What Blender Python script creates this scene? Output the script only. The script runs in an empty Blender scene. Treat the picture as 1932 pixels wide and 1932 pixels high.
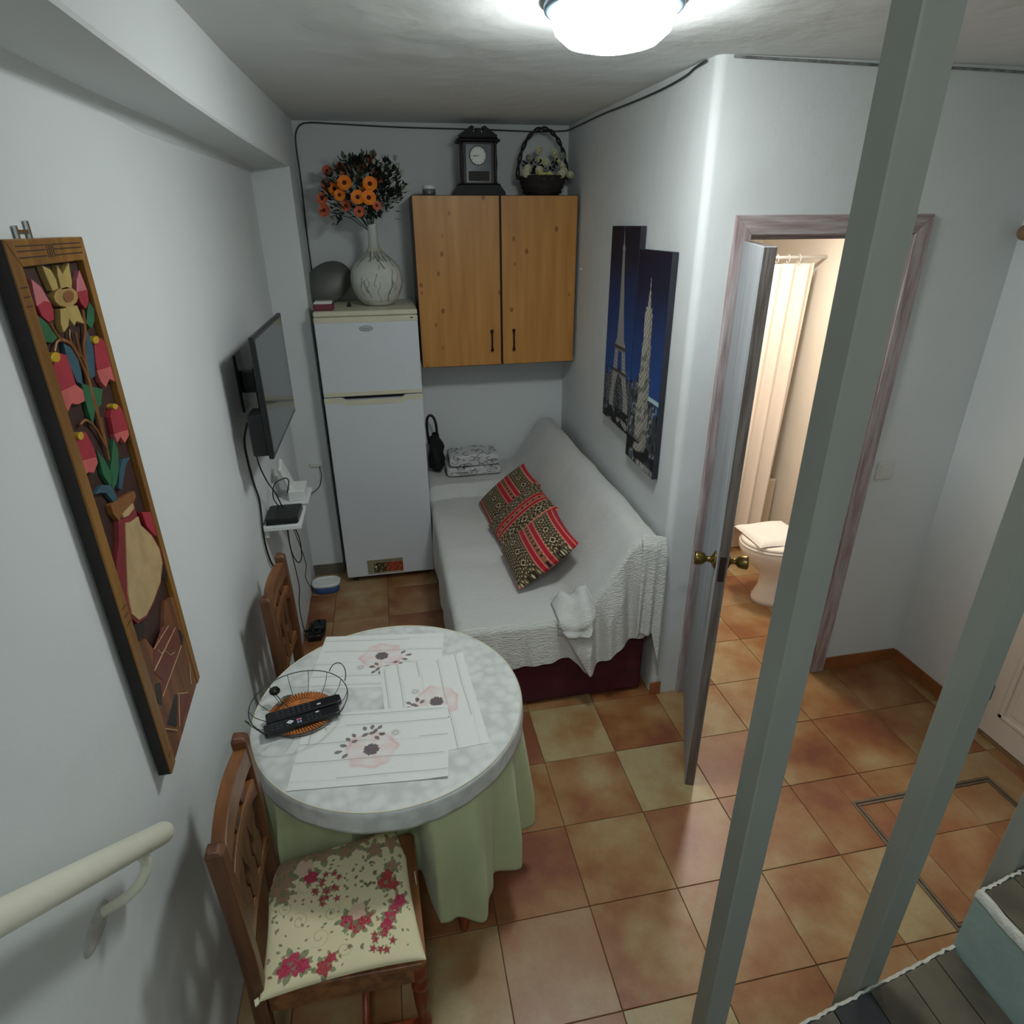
import bpy, math, random
import numpy as np
from mathutils import Vector, Matrix

S = bpy.context.scene
COL = S.collection
PI = math.pi
random.seed(4)
RNG = np.random.default_rng(7)

# ------------------------------------------------------------------ camera, world, light, exposure
F_PX = 1185.24
cam_d = bpy.data.cameras.new('camera')
cam_d.sensor_width = 36.0
cam_d.sensor_height = 36.0
cam_d.lens = F_PX / 1932.0 * 36.0
cam_d.clip_start = 0.02
cam = bpy.data.objects.new('camera', cam_d)
COL.objects.link(cam)
RR = ((0.98108798, -0.19342641, -0.00725188), (-0.08705637, -0.40748109, -0.90905465), (0.17288017, 0.89249391, -0.4166138))
cam.matrix_world = Matrix((
    (RR[0][0], -RR[1][0], -RR[2][0], -0.1996),
    (RR[0][1], -RR[1][1], -RR[2][1], -2.0141),
    (RR[0][2], -RR[1][2], -RR[2][2], 2.1817),
    (0, 0, 0, 1)))
S.camera = cam

S.view_settings.view_transform = 'Standard'
S.view_settings.look = 'None'
S.view_settings.exposure = 0.0
S.view_settings.gamma = 1.0
S.view_settings.use_curve_mapping = False

world = bpy.data.worlds.new('ambient_fill')
S.world = world
world.use_nodes = True
bgn = world.node_tree.nodes['Background']
bgn.inputs[0].default_value = (0.80, 0.90, 0.92, 1)
bgn.inputs[1].default_value = 0.05  # weak even ambient, added as fill


def area(name, loc, rot, size, power, color):
    d = bpy.data.lights.new(name, 'AREA')
    d.shape = 'DISK'
    d.size = size
    d.energy = power
    d.color = color
    o = bpy.data.objects.new(name, d)
    o.location = loc
    o.rotation_euler = rot
    COL.objects.link(o)
    return o


LAMP_STRENGTH = 62.0
area('bathroom_light', (1.75, 1.05, 2.33), (0, 0, 0), 0.24, 21.0, (1.0, 0.91, 0.82))
area('stairwell_fill', (-.35, -2.9, 3.6), (math.radians(-16), math.radians(-6), 0), 0.5, 26.0, (0.93, 0.97, 1.0))  # second one: unseen fill added above the stairs behind the camera

# ------------------------------------------------------------------ node materials


def srgb(r, g, b):
    f = lambda c: (c / 255.0) / 12.92 if c / 255.0 <= 0.04045 else ((c / 255.0 + 0.055) / 1.055) ** 2.4
    return (f(r), f(g), f(b), 1.0)


def mat(name):
    m = bpy.data.materials.new(name)
    m.use_nodes = True
    nt = m.node_tree
    return m, nt, nt.nodes['Principled BSDF']


def N(nt, t, **kw):
    n = nt.nodes.new(t)
    for k, v in kw.items():
        if k.startswith('i_'):
            n.inputs[int(k[2:])].default_value = v
        else:
            setattr(n, k, v)
    return n


def plain(name, col, rough=0.5, metal=0.0, var=0.0, scale=8.0, bump=0.0, bscale=60.0, stretch=(1, 1, 1), spec=0.5,
          obj=True, col2=None, trans=0.0, sheen=0.0, emis=None, es=0.0, alpha=1.0):
    """one procedural material: base colour mottled by noise, optional fine bump"""
    m, nt, p = mat(name)
    p.inputs['Roughness'].default_value = rough
    p.inputs['Metallic'].default_value = metal
    p.inputs['Specular IOR Level'].default_value = spec
    if trans:
        p.inputs['Transmission Weight'].default_value = trans
    if sheen:
        p.inputs['Sheen Weight'].default_value = sheen
    if emis:
        p.inputs['Emission Color'].default_value = emis
        p.inputs['Emission Strength'].default_value = es
    tc = N(nt, 'ShaderNodeTexCoord')
    mp = N(nt, 'ShaderNodeMapping')
    mp.inputs['Scale'].default_value = stretch
    nt.links.new(tc.outputs['Object'], mp.inputs[0])
    no = N(nt, 'ShaderNodeTexNoise')
    no.inputs['Scale'].default_value = scale
    no.inputs['Detail'].default_value = 5
    nt.links.new(mp.outputs[0], no.inputs[0])
    rp = N(nt, 'ShaderNodeValToRGB')
    c2 = col2 if col2 else tuple(c * (1 - var) for c in col[:3]) + (1,)
    rp.color_ramp.elements[0].position = 0.35
    rp.color_ramp.elements[1].position = 0.65
    rp.color_ramp.elements[0].color = c2
    rp.color_ramp.elements[1].color = col
    nt.links.new(no.outputs[0], rp.inputs[0])
    nt.links.new(rp.outputs[0], p.inputs['Base Color'])
    if bump:
        nb = N(nt, 'ShaderNodeTexNoise')
        nb.inputs['Scale'].default_value = bscale
        nb.inputs['Detail'].default_value = 4
        nt.links.new(mp.outputs[0], nb.inputs[0])
        b = N(nt, 'ShaderNodeBump')
        b.inputs['Strength'].default_value = bump
        b.inputs['Distance'].default_value = 0.01
        nt.links.new(nb.outputs[0], b.inputs['Height'])
        nt.links.new(b.outputs[0], p.inputs['Normal'])
    return m


def wood(name, ca, cb, rough=0.45, scale=3.0, axis=2, dist=2.0, ring=14.0, bump=0.08):
    """grain stretched along one object axis"""
    m, nt, p = mat(name)
    p.inputs['Roughness'].default_value = rough
    tc = N(nt, 'ShaderNodeTexCoord')
    mp = N(nt, 'ShaderNodeMapping')
    sc = [ring, ring, ring]
    sc[axis] = ring * 0.08
    mp.inputs['Scale'].default_value = sc
    nt.links.new(tc.outputs['Object'], mp.inputs[0])
    no = N(nt, 'ShaderNodeTexNoise')
    no.inputs['Scale'].default_value = scale
    no.inputs['Detail'].default_value = 6
    no.inputs['Distortion'].default_value = dist * 0.2
    nt.links.new(mp.outputs[0], no.inputs[0])
    rp = N(nt, 'ShaderNodeValToRGB')
    rp.color_ramp.elements[0].position = 0.38
    rp.color_ramp.elements[1].position = 0.62
    rp.color_ramp.elements[0].color = ca
    rp.color_ramp.elements[1].color = cb
    nt.links.new(no.outputs[0], rp.inputs[0])
    nt.links.new(rp.outputs[0], p.inputs['Base Color'])
    b = N(nt, 'ShaderNodeBump')
    b.inputs['Strength'].default_value = bump
    b.inputs['Distance'].default_value = 0.004
    nt.links.new(no.outputs[0], b.inputs['Height'])
    nt.links.new(b.outputs[0], p.inputs['Normal'])
    return m


def painted(name, rough=0.8, bump=0.15, bscale=400.0, sheen=0.0, spec=0.3):
    """colour comes from the mesh colour attribute 'print' (flat print woven or printed on the thing)"""
    m, nt, p = mat(name)
    p.inputs['Roughness'].default_value = rough
    p.inputs['Specular IOR Level'].default_value = spec
    p.inputs['Sheen Weight'].default_value = sheen
    a = N(nt, 'ShaderNodeVertexColor')
    a.layer_name = 'print'
    nt.links.new(a.outputs[0], p.inputs['Base Color'])
    if bump:
        tc = N(nt, 'ShaderNodeTexCoord')
        nb = N(nt, 'ShaderNodeTexNoise')
        nb.inputs['Scale'].default_value = bscale
        nt.links.new(tc.outputs['Object'], nb.inputs[0])
        b = N(nt, 'ShaderNodeBump')
        b.inputs['Strength'].default_value = bump
        b.inputs['Distance'].default_value = 0.002
        nt.links.new(nb.outputs[0], b.inputs['Height'])
        nt.links.new(b.outputs[0], p.inputs['Normal'])
    return m


def plaster(name, col, rough=0.9, b1=0.25, b2=0.3):
    m, nt, p = mat(name)
    p.inputs['Roughness'].default_value = rough
    p.inputs['Specular IOR Level'].default_value = 0.25
    g = N(nt, 'ShaderNodeNewGeometry')
    n1 = N(nt, 'ShaderNodeTexNoise')
    n1.inputs['Scale'].default_value = 2.2
    n1.inputs['Detail'].default_value = 3
    n2 = N(nt, 'ShaderNodeTexNoise')
    n2.inputs['Scale'].default_value = 38
    n2.inputs['Detail'].default_value = 5
    for n in (n1, n2):
        nt.links.new(g.outputs['Position'], n.inputs[0])
    mx = N(nt, 'ShaderNodeMix', data_type='RGBA')
    nt.links.new(n1.outputs[0], mx.inputs[0])
    mx.inputs[6].default_value = tuple(c * 0.94 for c in col[:3]) + (1,)
    mx.inputs[7].default_value = col
    nt.links.new(mx.outputs[2], p.inputs['Base Color'])
    ba = N(nt, 'ShaderNodeBump')
    ba.inputs['Strength'].default_value = b1
    ba.inputs['Distance'].default_value = 0.06
    nt.links.new(n1.outputs[0], ba.inputs['Height'])
    bb = N(nt, 'ShaderNodeBump')
    bb.inputs['Strength'].default_value = b2
    bb.inputs['Distance'].default_value = 0.0035
    nt.links.new(n2.outputs[0], bb.inputs['Height'])
    nt.links.new(ba.outputs[0], bb.inputs['Normal'])
    nt.links.new(bb.outputs[0], p.inputs['Normal'])
    return m


def tile_mat():
    """glazed terracotta: every tile clouded between sand, ochre and brick red; object colour sets its own mix"""
    m, nt, p = mat('terracotta_tile')
    oi = N(nt, 'ShaderNodeObjectInfo')
    g = N(nt, 'ShaderNodeNewGeometry')
    sp = N(nt, 'ShaderNodeSeparateColor')
    nt.links.new(oi.outputs['Color'], sp.inputs[0])
    off = N(nt, 'ShaderNodeVectorMath', operation='MULTIPLY_ADD')
    cmb = N(nt, 'ShaderNodeCombineXYZ')
    nt.links.new(sp.outputs[2], cmb.inputs[2])
    sc = N(nt, 'ShaderNodeVectorMath', operation='SCALE')
    nt.links.new(cmb.outputs[0], sc.inputs[0])
    sc.inputs['Scale'].default_value = 40.0
    ad = N(nt, 'ShaderNodeVectorMath', operation='ADD')
    nt.links.new(g.outputs['Position'], ad.inputs[0])
    nt.links.new(sc.outputs[0], ad.inputs[1])
    n1 = N(nt, 'ShaderNodeTexNoise')
    n1.inputs['Scale'].default_value = 4.2
    n1.inputs['Detail'].default_value = 3
    n1.inputs['Roughness'].default_value = 0.55
    nt.links.new(ad.outputs[0], n1.inputs[0])
    n2 = N(nt, 'ShaderNodeTexNoise')
    n2.inputs['Scale'].default_value = 90
    n2.inputs['Detail'].default_value = 3
    nt.links.new(ad.outputs[0], n2.inputs[0])
    # warm = noise*1.5 - .75 + obj.r
    ma = N(nt, 'ShaderNodeMath', operation='MULTIPLY_ADD')
    nt.links.new(n1.outputs[0], ma.inputs[0])
    ma.inputs[1].default_value = 2.1
    ma.inputs[2].default_value = -1.05
    mb = N(nt, 'ShaderNodeMath', operation='ADD')
    nt.links.new(ma.outputs[0], mb.inputs[0])
    nt.links.new(sp.outputs[0], mb.inputs[1])
    mb.use_clamp = True
    rp = N(nt, 'ShaderNodeValToRGB')
    e = rp.color_ramp.elements
    e[0].position = 0.05
    e[0].color = TILE_A
    e[1].position = 0.95
    e[1].color = TILE_D
    x = e.new(0.38)
    x.color = TILE_B
    x = e.new(0.68)
    x.color = TILE_C
    nt.links.new(mb.outputs[0], rp.inputs[0])
    # pink cast by obj.g
    mx = N(nt, 'ShaderNodeMix', data_type='RGBA')
    nt.links.new(sp.outputs[1], mx.inputs[0])
    nt.links.new(rp.outputs[0], mx.inputs[6])
    mx.inputs[7].default_value = srgb(166, 116, 90)
    m2 = N(nt, 'ShaderNodeMix', data_type='RGBA', blend_type='MULTIPLY')
    m2.inputs[0].default_value = 0.25
    nt.links.new(mx.outputs[2], m2.inputs[6])
    nt.links.new(n2.outputs[0], m2.inputs[7])
    nt.links.new(m2.outputs[2], p.inputs['Base Color'])
    p.inputs['Roughness'].default_value = 0.36
    b = N(nt, 'ShaderNodeBump')
    b.inputs['Strength'].default_value = 0.12
    b.inputs['Distance'].default_value = 0.004
    nt.links.new(n1.outputs[0], b.inputs['Height'])
    nt.links.new(b.outputs[0], p.inputs['Normal'])
    return m


TILE_A = srgb(178, 158, 116)
TILE_B = srgb(166, 130, 86)
TILE_C = srgb(152, 102, 60)
TILE_D = srgb(134, 78, 52)

M = {}
M['wall'] = plaster('white_plaster', srgb(222, 226, 226))
M['wall_bath'] = plaster('bathroom_plaster', srgb(236, 228, 214))
M['ceiling'] = plaster('ceiling_paint', srgb(226, 228, 226), b1=0.35)
M['tile'] = tile_mat()
M['grout'] = plain('grout', srgb(112, 84, 58), 0.9, var=0.3, scale=30)
M['skirting'] = plain('skirting_tile', srgb(168, 104, 58), 0.45, var=0.35, scale=6)
M['skirting_dark'] = plain('skirting_grey', srgb(110, 104, 94), 0.6, var=0.2, scale=12)
M['casing'] = plain('whitewashed_mauve_wood', srgb(190, 180, 180), 0.6, scale=5, stretch=(9, 9, 0.9), col2=srgb(154, 132, 132), bump=0.35, bscale=12)
M['casing_h'] = plain('whitewashed_mauve_wood_across', srgb(190, 180, 180), 0.6, scale=5, stretch=(0.9, 9, 9), col2=srgb(154, 132, 132), bump=0.35, bscale=12)
M['leaf_edge'] = plain('worn_grey_wood', srgb(134, 126, 122), 0.6, scale=6, stretch=(9, 9, 0.7), col2=srgb(104, 92, 84), bump=0.3, bscale=14)
M['leaf_face'] = plain('pale_grey_paint', srgb(176, 180, 184), 0.55, scale=4, stretch=(8, 8, 0.5), col2=srgb(152, 153, 158), bump=0.3, bscale=14)
M['entry'] = plain('cream_door_paint', srgb(226, 214, 200), 0.5, var=0.08, scale=5, bump=0.1, bscale=20)
M['post'] = plain('grey_green_gloss_paint', srgb(138, 142, 132), 0.40, var=0.1, scale=9, bump=0.12, bscale=22, stretch=(1, 1, .3))
M['stair_paint'] = plain('sage_riser_paint', srgb(146, 166, 160), 0.6, var=0.1, scale=8, bump=0.25, bscale=25)
M['stair_edge'] = plain('rough_white_plaster_edge', srgb(186, 186, 174), 0.9, var=0.2, scale=40, bump=0.6, bscale=60)
M['slate'] = plain('dark_slate_tile', srgb(86, 80, 64), 0.6, scale=9, col2=srgb(58, 54, 44), bump=0.2, bscale=14)
M['slate_black'] = plain('black_slate_tile', srgb(34, 36, 40), 0.5, var=0.3, scale=10)
M['fridge'] = plain('fridge_enamel', srgb(214, 218, 222), 0.38, var=0.02, bump=0.25, bscale=220)
M['fridge_trim'] = plain('aged_cream_plastic', srgb(214, 210, 184), 0.45, var=0.08, scale=12)
M['seal'] = plain('dark_rubber', srgb(52, 50, 42), 0.7, var=0.2)
M['chrome'] = plain('chrome', srgb(205, 208, 212), 0.18, metal=1.0, var=0.1)
M['pine'] = None
M['cab_edge'] = plain('cabinet_dark_edge', srgb(66, 36, 20), 0.5, var=0.2)
M['iron'] = plain('dark_iron', srgb(34, 22, 20), 0.4, metal=0.5, var=0.2)
M['black'] = plain('black_plastic', srgb(20, 22, 26), 0.35, var=0.2)
M['black_matt'] = plain('black_fabric', srgb(18, 19, 22), 0.85, var=0.3, scale=20)
M['screen'] = plain('tv_glass', srgb(44, 48, 50), 0.12, var=0.05, spec=0.8)
M['white_plastic'] = plain('white_plastic', srgb(226, 228, 226), 0.4, var=0.04)
M['cable'] = plain('black_cable', srgb(26, 26, 28), 0.5, var=0.2)
M['cable_soft'] = plain('overpainted_cable', srgb(150, 152, 148), 0.8, scale=30, col2=srgb(96, 98, 96))
M['cable_grey'] = plain('grey_cable', srgb(62, 66, 64), 0.6, var=0.2)
M['throw'] = plain('white_cotton_throw', srgb(226, 226, 222), 0.92, var=0.05, scale=3, bump=0.9, bscale=120, stretch=(0.35, 3, 1.2), sheen=0.15)
M['burgundy'] = plain('burgundy_upholstery', srgb(84, 24, 38), 0.85, var=0.3, scale=10, bump=0.2, bscale=200)
M['chairwood'] = wood('chair_wood', srgb(78, 48, 32), srgb(108, 70, 44), 0.38, ring=10)
M['chairwood_y'] = wood('chair_wood_across', srgb(98, 62, 36), srgb(140, 92, 52), 0.36, ring=10, axis=1)
M['legwood'] = wood('red_leg_wood', srgb(110, 44, 22), srgb(150, 66, 30), 0.35, ring=10)
M['cloth'] = plain('green_tablecloth', srgb(186, 196, 150), 0.9, var=0.08, scale=6, bump=0.25, bscale=260, sheen=0.2)
M['clock_wood'] = wood('dark_clock_wood', srgb(20, 12, 11), srgb(38, 24, 22), 0.5, ring=9)
M['clock_black'] = plain('clock_black_lacquer', srgb(13, 13, 15), 0.5, var=0.2, spec=.25)
M['dial'] = plain('white_dial', srgb(226, 226, 220), 0.4, var=0.02)
M['glass_dark'] = plain('smoked_clock_glass', srgb(44, 50, 58), 0.3, var=0.1)
M['wicker_dark'] = plain('dark_wicker', srgb(40, 33, 29), 0.7, var=0.5, scale=60, bump=0.7, bscale=90)
M['green'] = plain('plant_green', srgb(50, 66, 40), 0.7, var=0.4, scale=12)
M['green_dark'] = plain('plant_dark_green', srgb(26, 36, 26), 0.7, var=0.4, scale=12)
M['rose'] = plain('cream_rose', srgb(214, 212, 180), 0.7, var=0.12, scale=20)
M['rose_y'] = plain('yellow_rose', srgb(214, 208, 134), 0.7, var=0.12, scale=20)
M['orange'] = plain('orange_petal', srgb(246, 146, 34), 0.6, scale=20, col2=srgb(240, 118, 24))
M['coral'] = plain('coral_petal', srgb(214, 112, 74), 0.65, scale=20, col2=srgb(196, 90, 60))
M['heart'] = plain('flower_heart', srgb(84, 26, 10), 0.8, var=0.3, scale=40)
M['bud'] = plain('pale_bud', srgb(168, 172, 158), 0.7, var=0.2, scale=20)
M['jar_glass'] = plain('clear_glass', srgb(224, 230, 226), 0.08, trans=0.9, var=0.02)
M['maroon'] = plain('maroon_plastic', srgb(120, 52, 66), 0.45, var=0.1)
M['platter'] = plain('grey_metal_cover', srgb(112, 114, 108), 0.5, metal=0.3, var=0.15)
M['blue_plastic'] = plain('blue_plastic', srgb(66, 92, 150), 0.45, var=0.1)
M['brass'] = plain('aged_brass', srgb(150, 128, 76), 0.28, metal=1.0, var=0.3, scale=16)
M['hinge'] = plain('rusty_hinge', srgb(70, 52, 46), 0.6, metal=0.5, var=0.4)
M['rail'] = plain('cream_rail_paint', srgb(222, 220, 200), 0.5, var=0.06, scale=8, bump=0.15, bscale=30)
M['porcelain'] = plain('porcelain', srgb(240, 234, 224), 0.18, var=0.01)
M['curtain'] = plain('shower_curtain_fabric', srgb(240, 228, 214), 0.8, var=0.03, sheen=0.2)
M['towel'] = plain('white_towel', srgb(240, 236, 230), 0.95, var=0.05, bump=0.5, bscale=160)
M['lamp_rim'] = plain('blue_grey_lamp_rim', srgb(120, 142, 160), 0.35, metal=0.5, var=0.1)
M['lamp_glass'] = plain('lit_opal_glass', srgb(250, 250, 250), 0.4, emis=(0.94, 1.0, 0.985, 1), es=LAMP_STRENGTH)
M['peg'] = plain('light_turned_wood', srgb(150, 116, 86), 0.5, var=0.3, scale=20)
M['rattan'] = plain('orange_rattan', srgb(196, 118, 56), 0.65, var=0.4, scale=50, bump=0.5, bscale=70)
M['wire'] = plain('dark_green_wire', srgb(60, 68, 62), 0.45, metal=0.6, var=0.2)
M['rose_metal'] = plain('tarnished_metal_rose', srgb(104, 106, 90), 0.4, metal=0.7, var=0.4, scale=40)
M['key_white'] = plain('white_keys', srgb(232, 232, 236), 0.5, var=0.02)
M['key_pink'] = plain('pink_keys', srgb(206, 120, 150), 0.5, var=0.02)
M['key_grey'] = plain('grey_keys', srgb(150, 158, 176), 0.5, var=0.02)
M['print'] = painted('printed_fabric', 0.9, 0.4, 500.0, 0.05)
M['print_paper'] = painted('printed_vinyl', 0.55, 0.0)
M['print_canvas'] = painted('printed_canvas', 0.6, 0.12, 600.0)
M['canvas_edge'] = plain('canvas_dark_edge', srgb(40, 42, 52), 0.8, var=0.2)
M['lace'] = None
PC = {'narc': srgb(184, 158, 92), 'narc2': srgb(176, 144, 84), 'brown2': srgb(140, 88, 44), 'pink': srgb(206, 120, 126), 'crimson': srgb(168, 44, 58),
      'pink2': srgb(206, 100, 96), 'green': srgb(40, 100, 64), 'blueleaf': srgb(52, 88, 104), 'dred': srgb(134, 40, 44), 'cream': srgb(192, 164, 118),
      'brick': srgb(112, 52, 40), 'dark': srgb(30, 20, 16)}
for k, c in PC.items():
    M['pc_' + k] = plain('carving_' + k, c, 0.5, var=0.2, scale=22, bump=0.1, bscale=60)
M['pc_gold'] = plain('carving_gold', srgb(250, 206, 70), 0.3, metal=0.6, var=0.1)
M['carve_frame'] = wood('carved_frame_wood', srgb(118, 78, 30), srgb(150, 106, 44), 0.42, ring=8)
M['carve_board'] = wood('carved_board_wood', srgb(98, 56, 28), srgb(132, 80, 38), 0.5, ring=8)
M['carve_back'] = plain('carving_ground', srgb(62, 34, 26), 0.6, var=0.3, scale=14)
M['carve_side'] = plain('carving_black_side', srgb(28, 22, 20), 0.6, var=0.2)


def pine_mat():
    """honey pine laminate with scattered dark knots"""
    m, nt, p = mat('honey_pine')
    p.inputs['Roughness'].default_value = 0.42
    tc = N(nt, 'ShaderNodeTexCoord')
    mp = N(nt, 'ShaderNodeMapping')
    mp.inputs['Scale'].default_value = (10, 10, 0.8)
    nt.links.new(tc.outputs['Object'], mp.inputs[0])
    no = N(nt, 'ShaderNodeTexNoise')
    no.inputs['Scale'].default_value = 2.2
    no.inputs['Detail'].default_value = 6
    nt.links.new(mp.outputs[0], no.inputs[0])
    rp = N(nt, 'ShaderNodeValToRGB')
    rp.color_ramp.elements[0].position = 0.3
    rp.color_ramp.elements[1].position = 0.7
    rp.color_ramp.elements[0].color = srgb(180, 122, 56)
    rp.color_ramp.elements[1].color = srgb(202, 146, 74)
    nt.links.new(no.outputs[0], rp.inputs[0])
    mk = N(nt, 'ShaderNodeMapping')
    mk.inputs['Scale'].default_value = (11.0, 1.0, 8.0)
    mk.inputs['Rotation'].default_value = (0, 0.5, 0)
    mk.inputs['Location'].default_value = (0.35, 0, 0.9)
    nt.links.new(tc.outputs['Object'], mk.inputs[0])
    vo = N(nt, 'ShaderNodeTexVoronoi')
    vo.inputs['Scale'].default_value = 1.0
    vo.inputs['Randomness'].default_value = 1.0
    nt.links.new(mk.outputs[0], vo.inputs[0])
    kr = N(nt, 'ShaderNodeValToRGB')
    kr.color_ramp.elements[0].position = 0.09
    kr.color_ramp.elements[1].position = 0.155
    kr.color_ramp.elements[0].color = (1, 1, 1, 1)
    kr.color_ramp.elements[1].color = (0, 0, 0, 1)
    nt.links.new(vo.outputs['Distance'], kr.inputs[0])
    ks = N(nt, 'ShaderNodeMath', operation='MULTIPLY')
    nt.links.new(kr.outputs[0], ks.inputs[0])
    ks.inputs[1].default_value = 0.75
    mx = N(nt, 'ShaderNodeMix', data_type='RGBA')
    nt.links.new(ks.outputs[0], mx.inputs[0])
    nt.links.new(rp.outputs[0], mx.inputs[6])
    mx.inputs[7].default_value = srgb(118, 66, 24)
    nt.links.new(mx.outputs[2], p.inputs['Base Color'])
    return m


M['pine'] = pine_mat()


def lace_mat():
    m, nt, p = mat('white_lace_vinyl')
    p.inputs['Roughness'].default_value = 0.5
    tc = N(nt, 'ShaderNodeTexCoord')
    vo = N(nt, 'ShaderNodeTexVoronoi')
    vo.inputs['Scale'].default_value = 26
    nt.links.new(tc.outputs['Object'], vo.inputs[0])
    no = N(nt, 'ShaderNodeTexNoise')
    no.inputs['Scale'].default_value = 22
    no.inputs['Detail'].default_value = 4
    nt.links.new(tc.outputs['Object'], no.inputs[0])
    ml = N(nt, 'ShaderNodeMath', operation='MULTIPLY')
    nt.links.new(vo.outputs['Distance'], ml.inputs[0])
    nt.links.new(no.outputs[0], ml.inputs[1])
    rp = N(nt, 'ShaderNodeValToRGB')
    rp.color_ramp.elements[0].position = 0.12
    rp.color_ramp.elements[1].position = 0.40
    rp.color_ramp.elements[0].color = srgb(212, 215, 212)
    rp.color_ramp.elements[1].color = srgb(192, 196, 193)
    nt.links.new(ml.outputs[0], rp.inputs[0])
    nt.links.new(rp.outputs[0], p.inputs['Base Color'])
    b = N(nt, 'ShaderNodeBump')
    b.inputs['Strength'].default_value = 0.25
    b.inputs['Distance'].default_value = 0.003
    nt.links.new(ml.outputs[0], b.inputs['Height'])
    nt.links.new(b.outputs[0], p.inputs['Normal'])
    return m


M['lace'] = lace_mat()

# ------------------------------------------------------------------ mesh helpers


class MB:
    """collects shapes and links them as ONE mesh object"""

    def __init__(s):
        s.v, s.f = [], []

    def add(s, vs, fs):
        b = len(s.v)
        s.v += [tuple(v) for v in vs]
        s.f += [tuple(i + b for i in f) for f in fs]
        return s

    def box(s, x0, x1, y0, y1, z0, z1, c=0.0):
        if c <= 0:
            vs = [(x, y, z) for z in (z0, z1) for y in (y0, y1) for x in (x0, x1)]
            return s.add(vs, [(0, 2, 3, 1), (4, 5, 7, 6), (0, 1, 5, 4), (2, 6, 7, 3), (0, 4, 6, 2), (1, 3, 7, 5)])
        # chamfered box
        X, Y, Z = (x0, x1), (y0, y1), (z0, z1)
        vs, idx = [], {}
        for i in (0, 1):
            for j in (0, 1):
                for k in (0, 1):
                    sx, sy, sz = (1 - 2 * i) * c, (1 - 2 * j) * c, (1 - 2 * k) * c
                    idx[i, j, k, 0] = len(vs); vs.append((X[i], Y[j] + sy, Z[k] + sz))
                    idx[i, j, k, 1] = len(vs); vs.append((X[i] + sx, Y[j], Z[k] + sz))
                    idx[i, j, k, 2] = len(vs); vs.append((X[i] + sx, Y[j] + sy, Z[k]))
        g = lambda *a: idx[a]
        fs = []
        for i in (0, 1):
            q = [g(i, 0, 0, 0), g(i, 1, 0, 0), g(i, 1, 1, 0), g(i, 0, 1, 0)]; fs.append(q if i else q[::-1])
            q = [g(0, i, 0, 1), g(0, i, 1, 1), g(1, i, 1, 1), g(1, i, 0, 1)]; fs.append(q if i else q[::-1])
            q = [g(0, 0, i, 2), g(1, 0, i, 2), g(1, 1, i, 2), g(0, 1, i, 2)]; fs.append(q if i else q[::-1])
        for i in (0, 1):
            for j in (0, 1):
                q = [g(i, j, 0, 0), g(i, j, 0, 1), g(i, j, 1, 1), g(i, j, 1, 0)]; fs.append(q if (i + j) % 2 == 0 else q[::-1])
                q = [g(i, 0, j, 0), g(i, 0, j, 2), g(i, 1, j, 2), g(i, 1, j, 0)]; fs.append(q if (i + j) % 2 else q[::-1])
                q = [g(0, i, j, 1), g(0, i, j, 2), g(1, i, j, 2), g(1, i, j, 1)]; fs.append(q if (i + j) % 2 == 0 else q[::-1])
        for i in (0, 1):
            for j in (0, 1):
                for k in (0, 1):
                    q = [g(i, j, k, 0), g(i, j, k, 1), g(i, j, k, 2)]; fs.append(q if (i + j + k) % 2 else q[::-1])
        return s.add(vs, fs)

    def prism(s, pts, fn0, fn1):
        """polygon pts mapped by fn0 and fn1 into space, closed sides"""
        n = len(pts)
        vs = [fn0(*p) for p in pts] + [fn1(*p) for p in pts]
        fs = [tuple(range(n))[::-1], tuple(range(n, 2 * n))] + [(i, (i + 1) % n, n + (i + 1) % n, n + i) for i in range(n)]
        return s.add(vs, fs)

    def tube(s, pts, r, n=8, closed=False, rs=None):
        pts = [Vector(p) for p in pts]
        m = len(pts)
        up = None
        rings = []
        for i, p in enumerate(pts):
            a = pts[(i - 1) % m] if (closed or i > 0) else p
            b = pts[(i + 1) % m] if (closed or i < m - 1) else p
            t = (b - a).normalized()
            if up is None:
                up = Vector((0, 0, 1)) if abs(t.z) < 0.9 else Vector((1, 0, 0))
            sd = t.cross(up)
            if sd.length < 1e-4:
                sd = t.orthogonal()
            sd.normalize()
            up = sd.cross(t).normalized()
            rr = rs[i] if rs else r
            rings.append([p + sd * (math.cos(2 * PI * k / n) * rr) + up * (math.sin(2 * PI * k / n) * rr) for k in range(n)])
        vs = [v for q in rings for v in q]
        fs = []
        for i in range(m if closed else m - 1):
            j = (i + 1) % m
            for k in range(n):
                fs.append((i * n + k, i * n + (k + 1) % n, j * n + (k + 1) % n, j * n + k))
        if not closed:
            fs.append(tuple(range(n))[::-1])
            fs.append(tuple((m - 1) * n + k for k in range(n)))
        return s.add(vs, fs)

    def lathe(s, prof, c=(0, 0, 0), n=24, axis=None, caps=True):
        """prof: (r, h) rows, axis: matrix turning +z where wanted"""
        A = axis if axis else Matrix.Identity(3)
        vs = []
        for r, h in prof:
            for k in range(n):
                a = 2 * PI * k / n
                vs.append(Vector(c) + A @ Vector((r * math.cos(a), r * math.sin(a), h)))
        fs = []
        for i in range(len(prof) - 1):
            for k in range(n):
                fs.append((i * n + k, i * n + (k + 1) % n, (i + 1) * n + (k + 1) % n, (i + 1) * n + k))
        if caps:
            fs.append(tuple(range(n))[::-1])
            fs.append(tuple((len(prof) - 1) * n + k for k in range(n)))
        return s.add(vs, fs)

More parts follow.
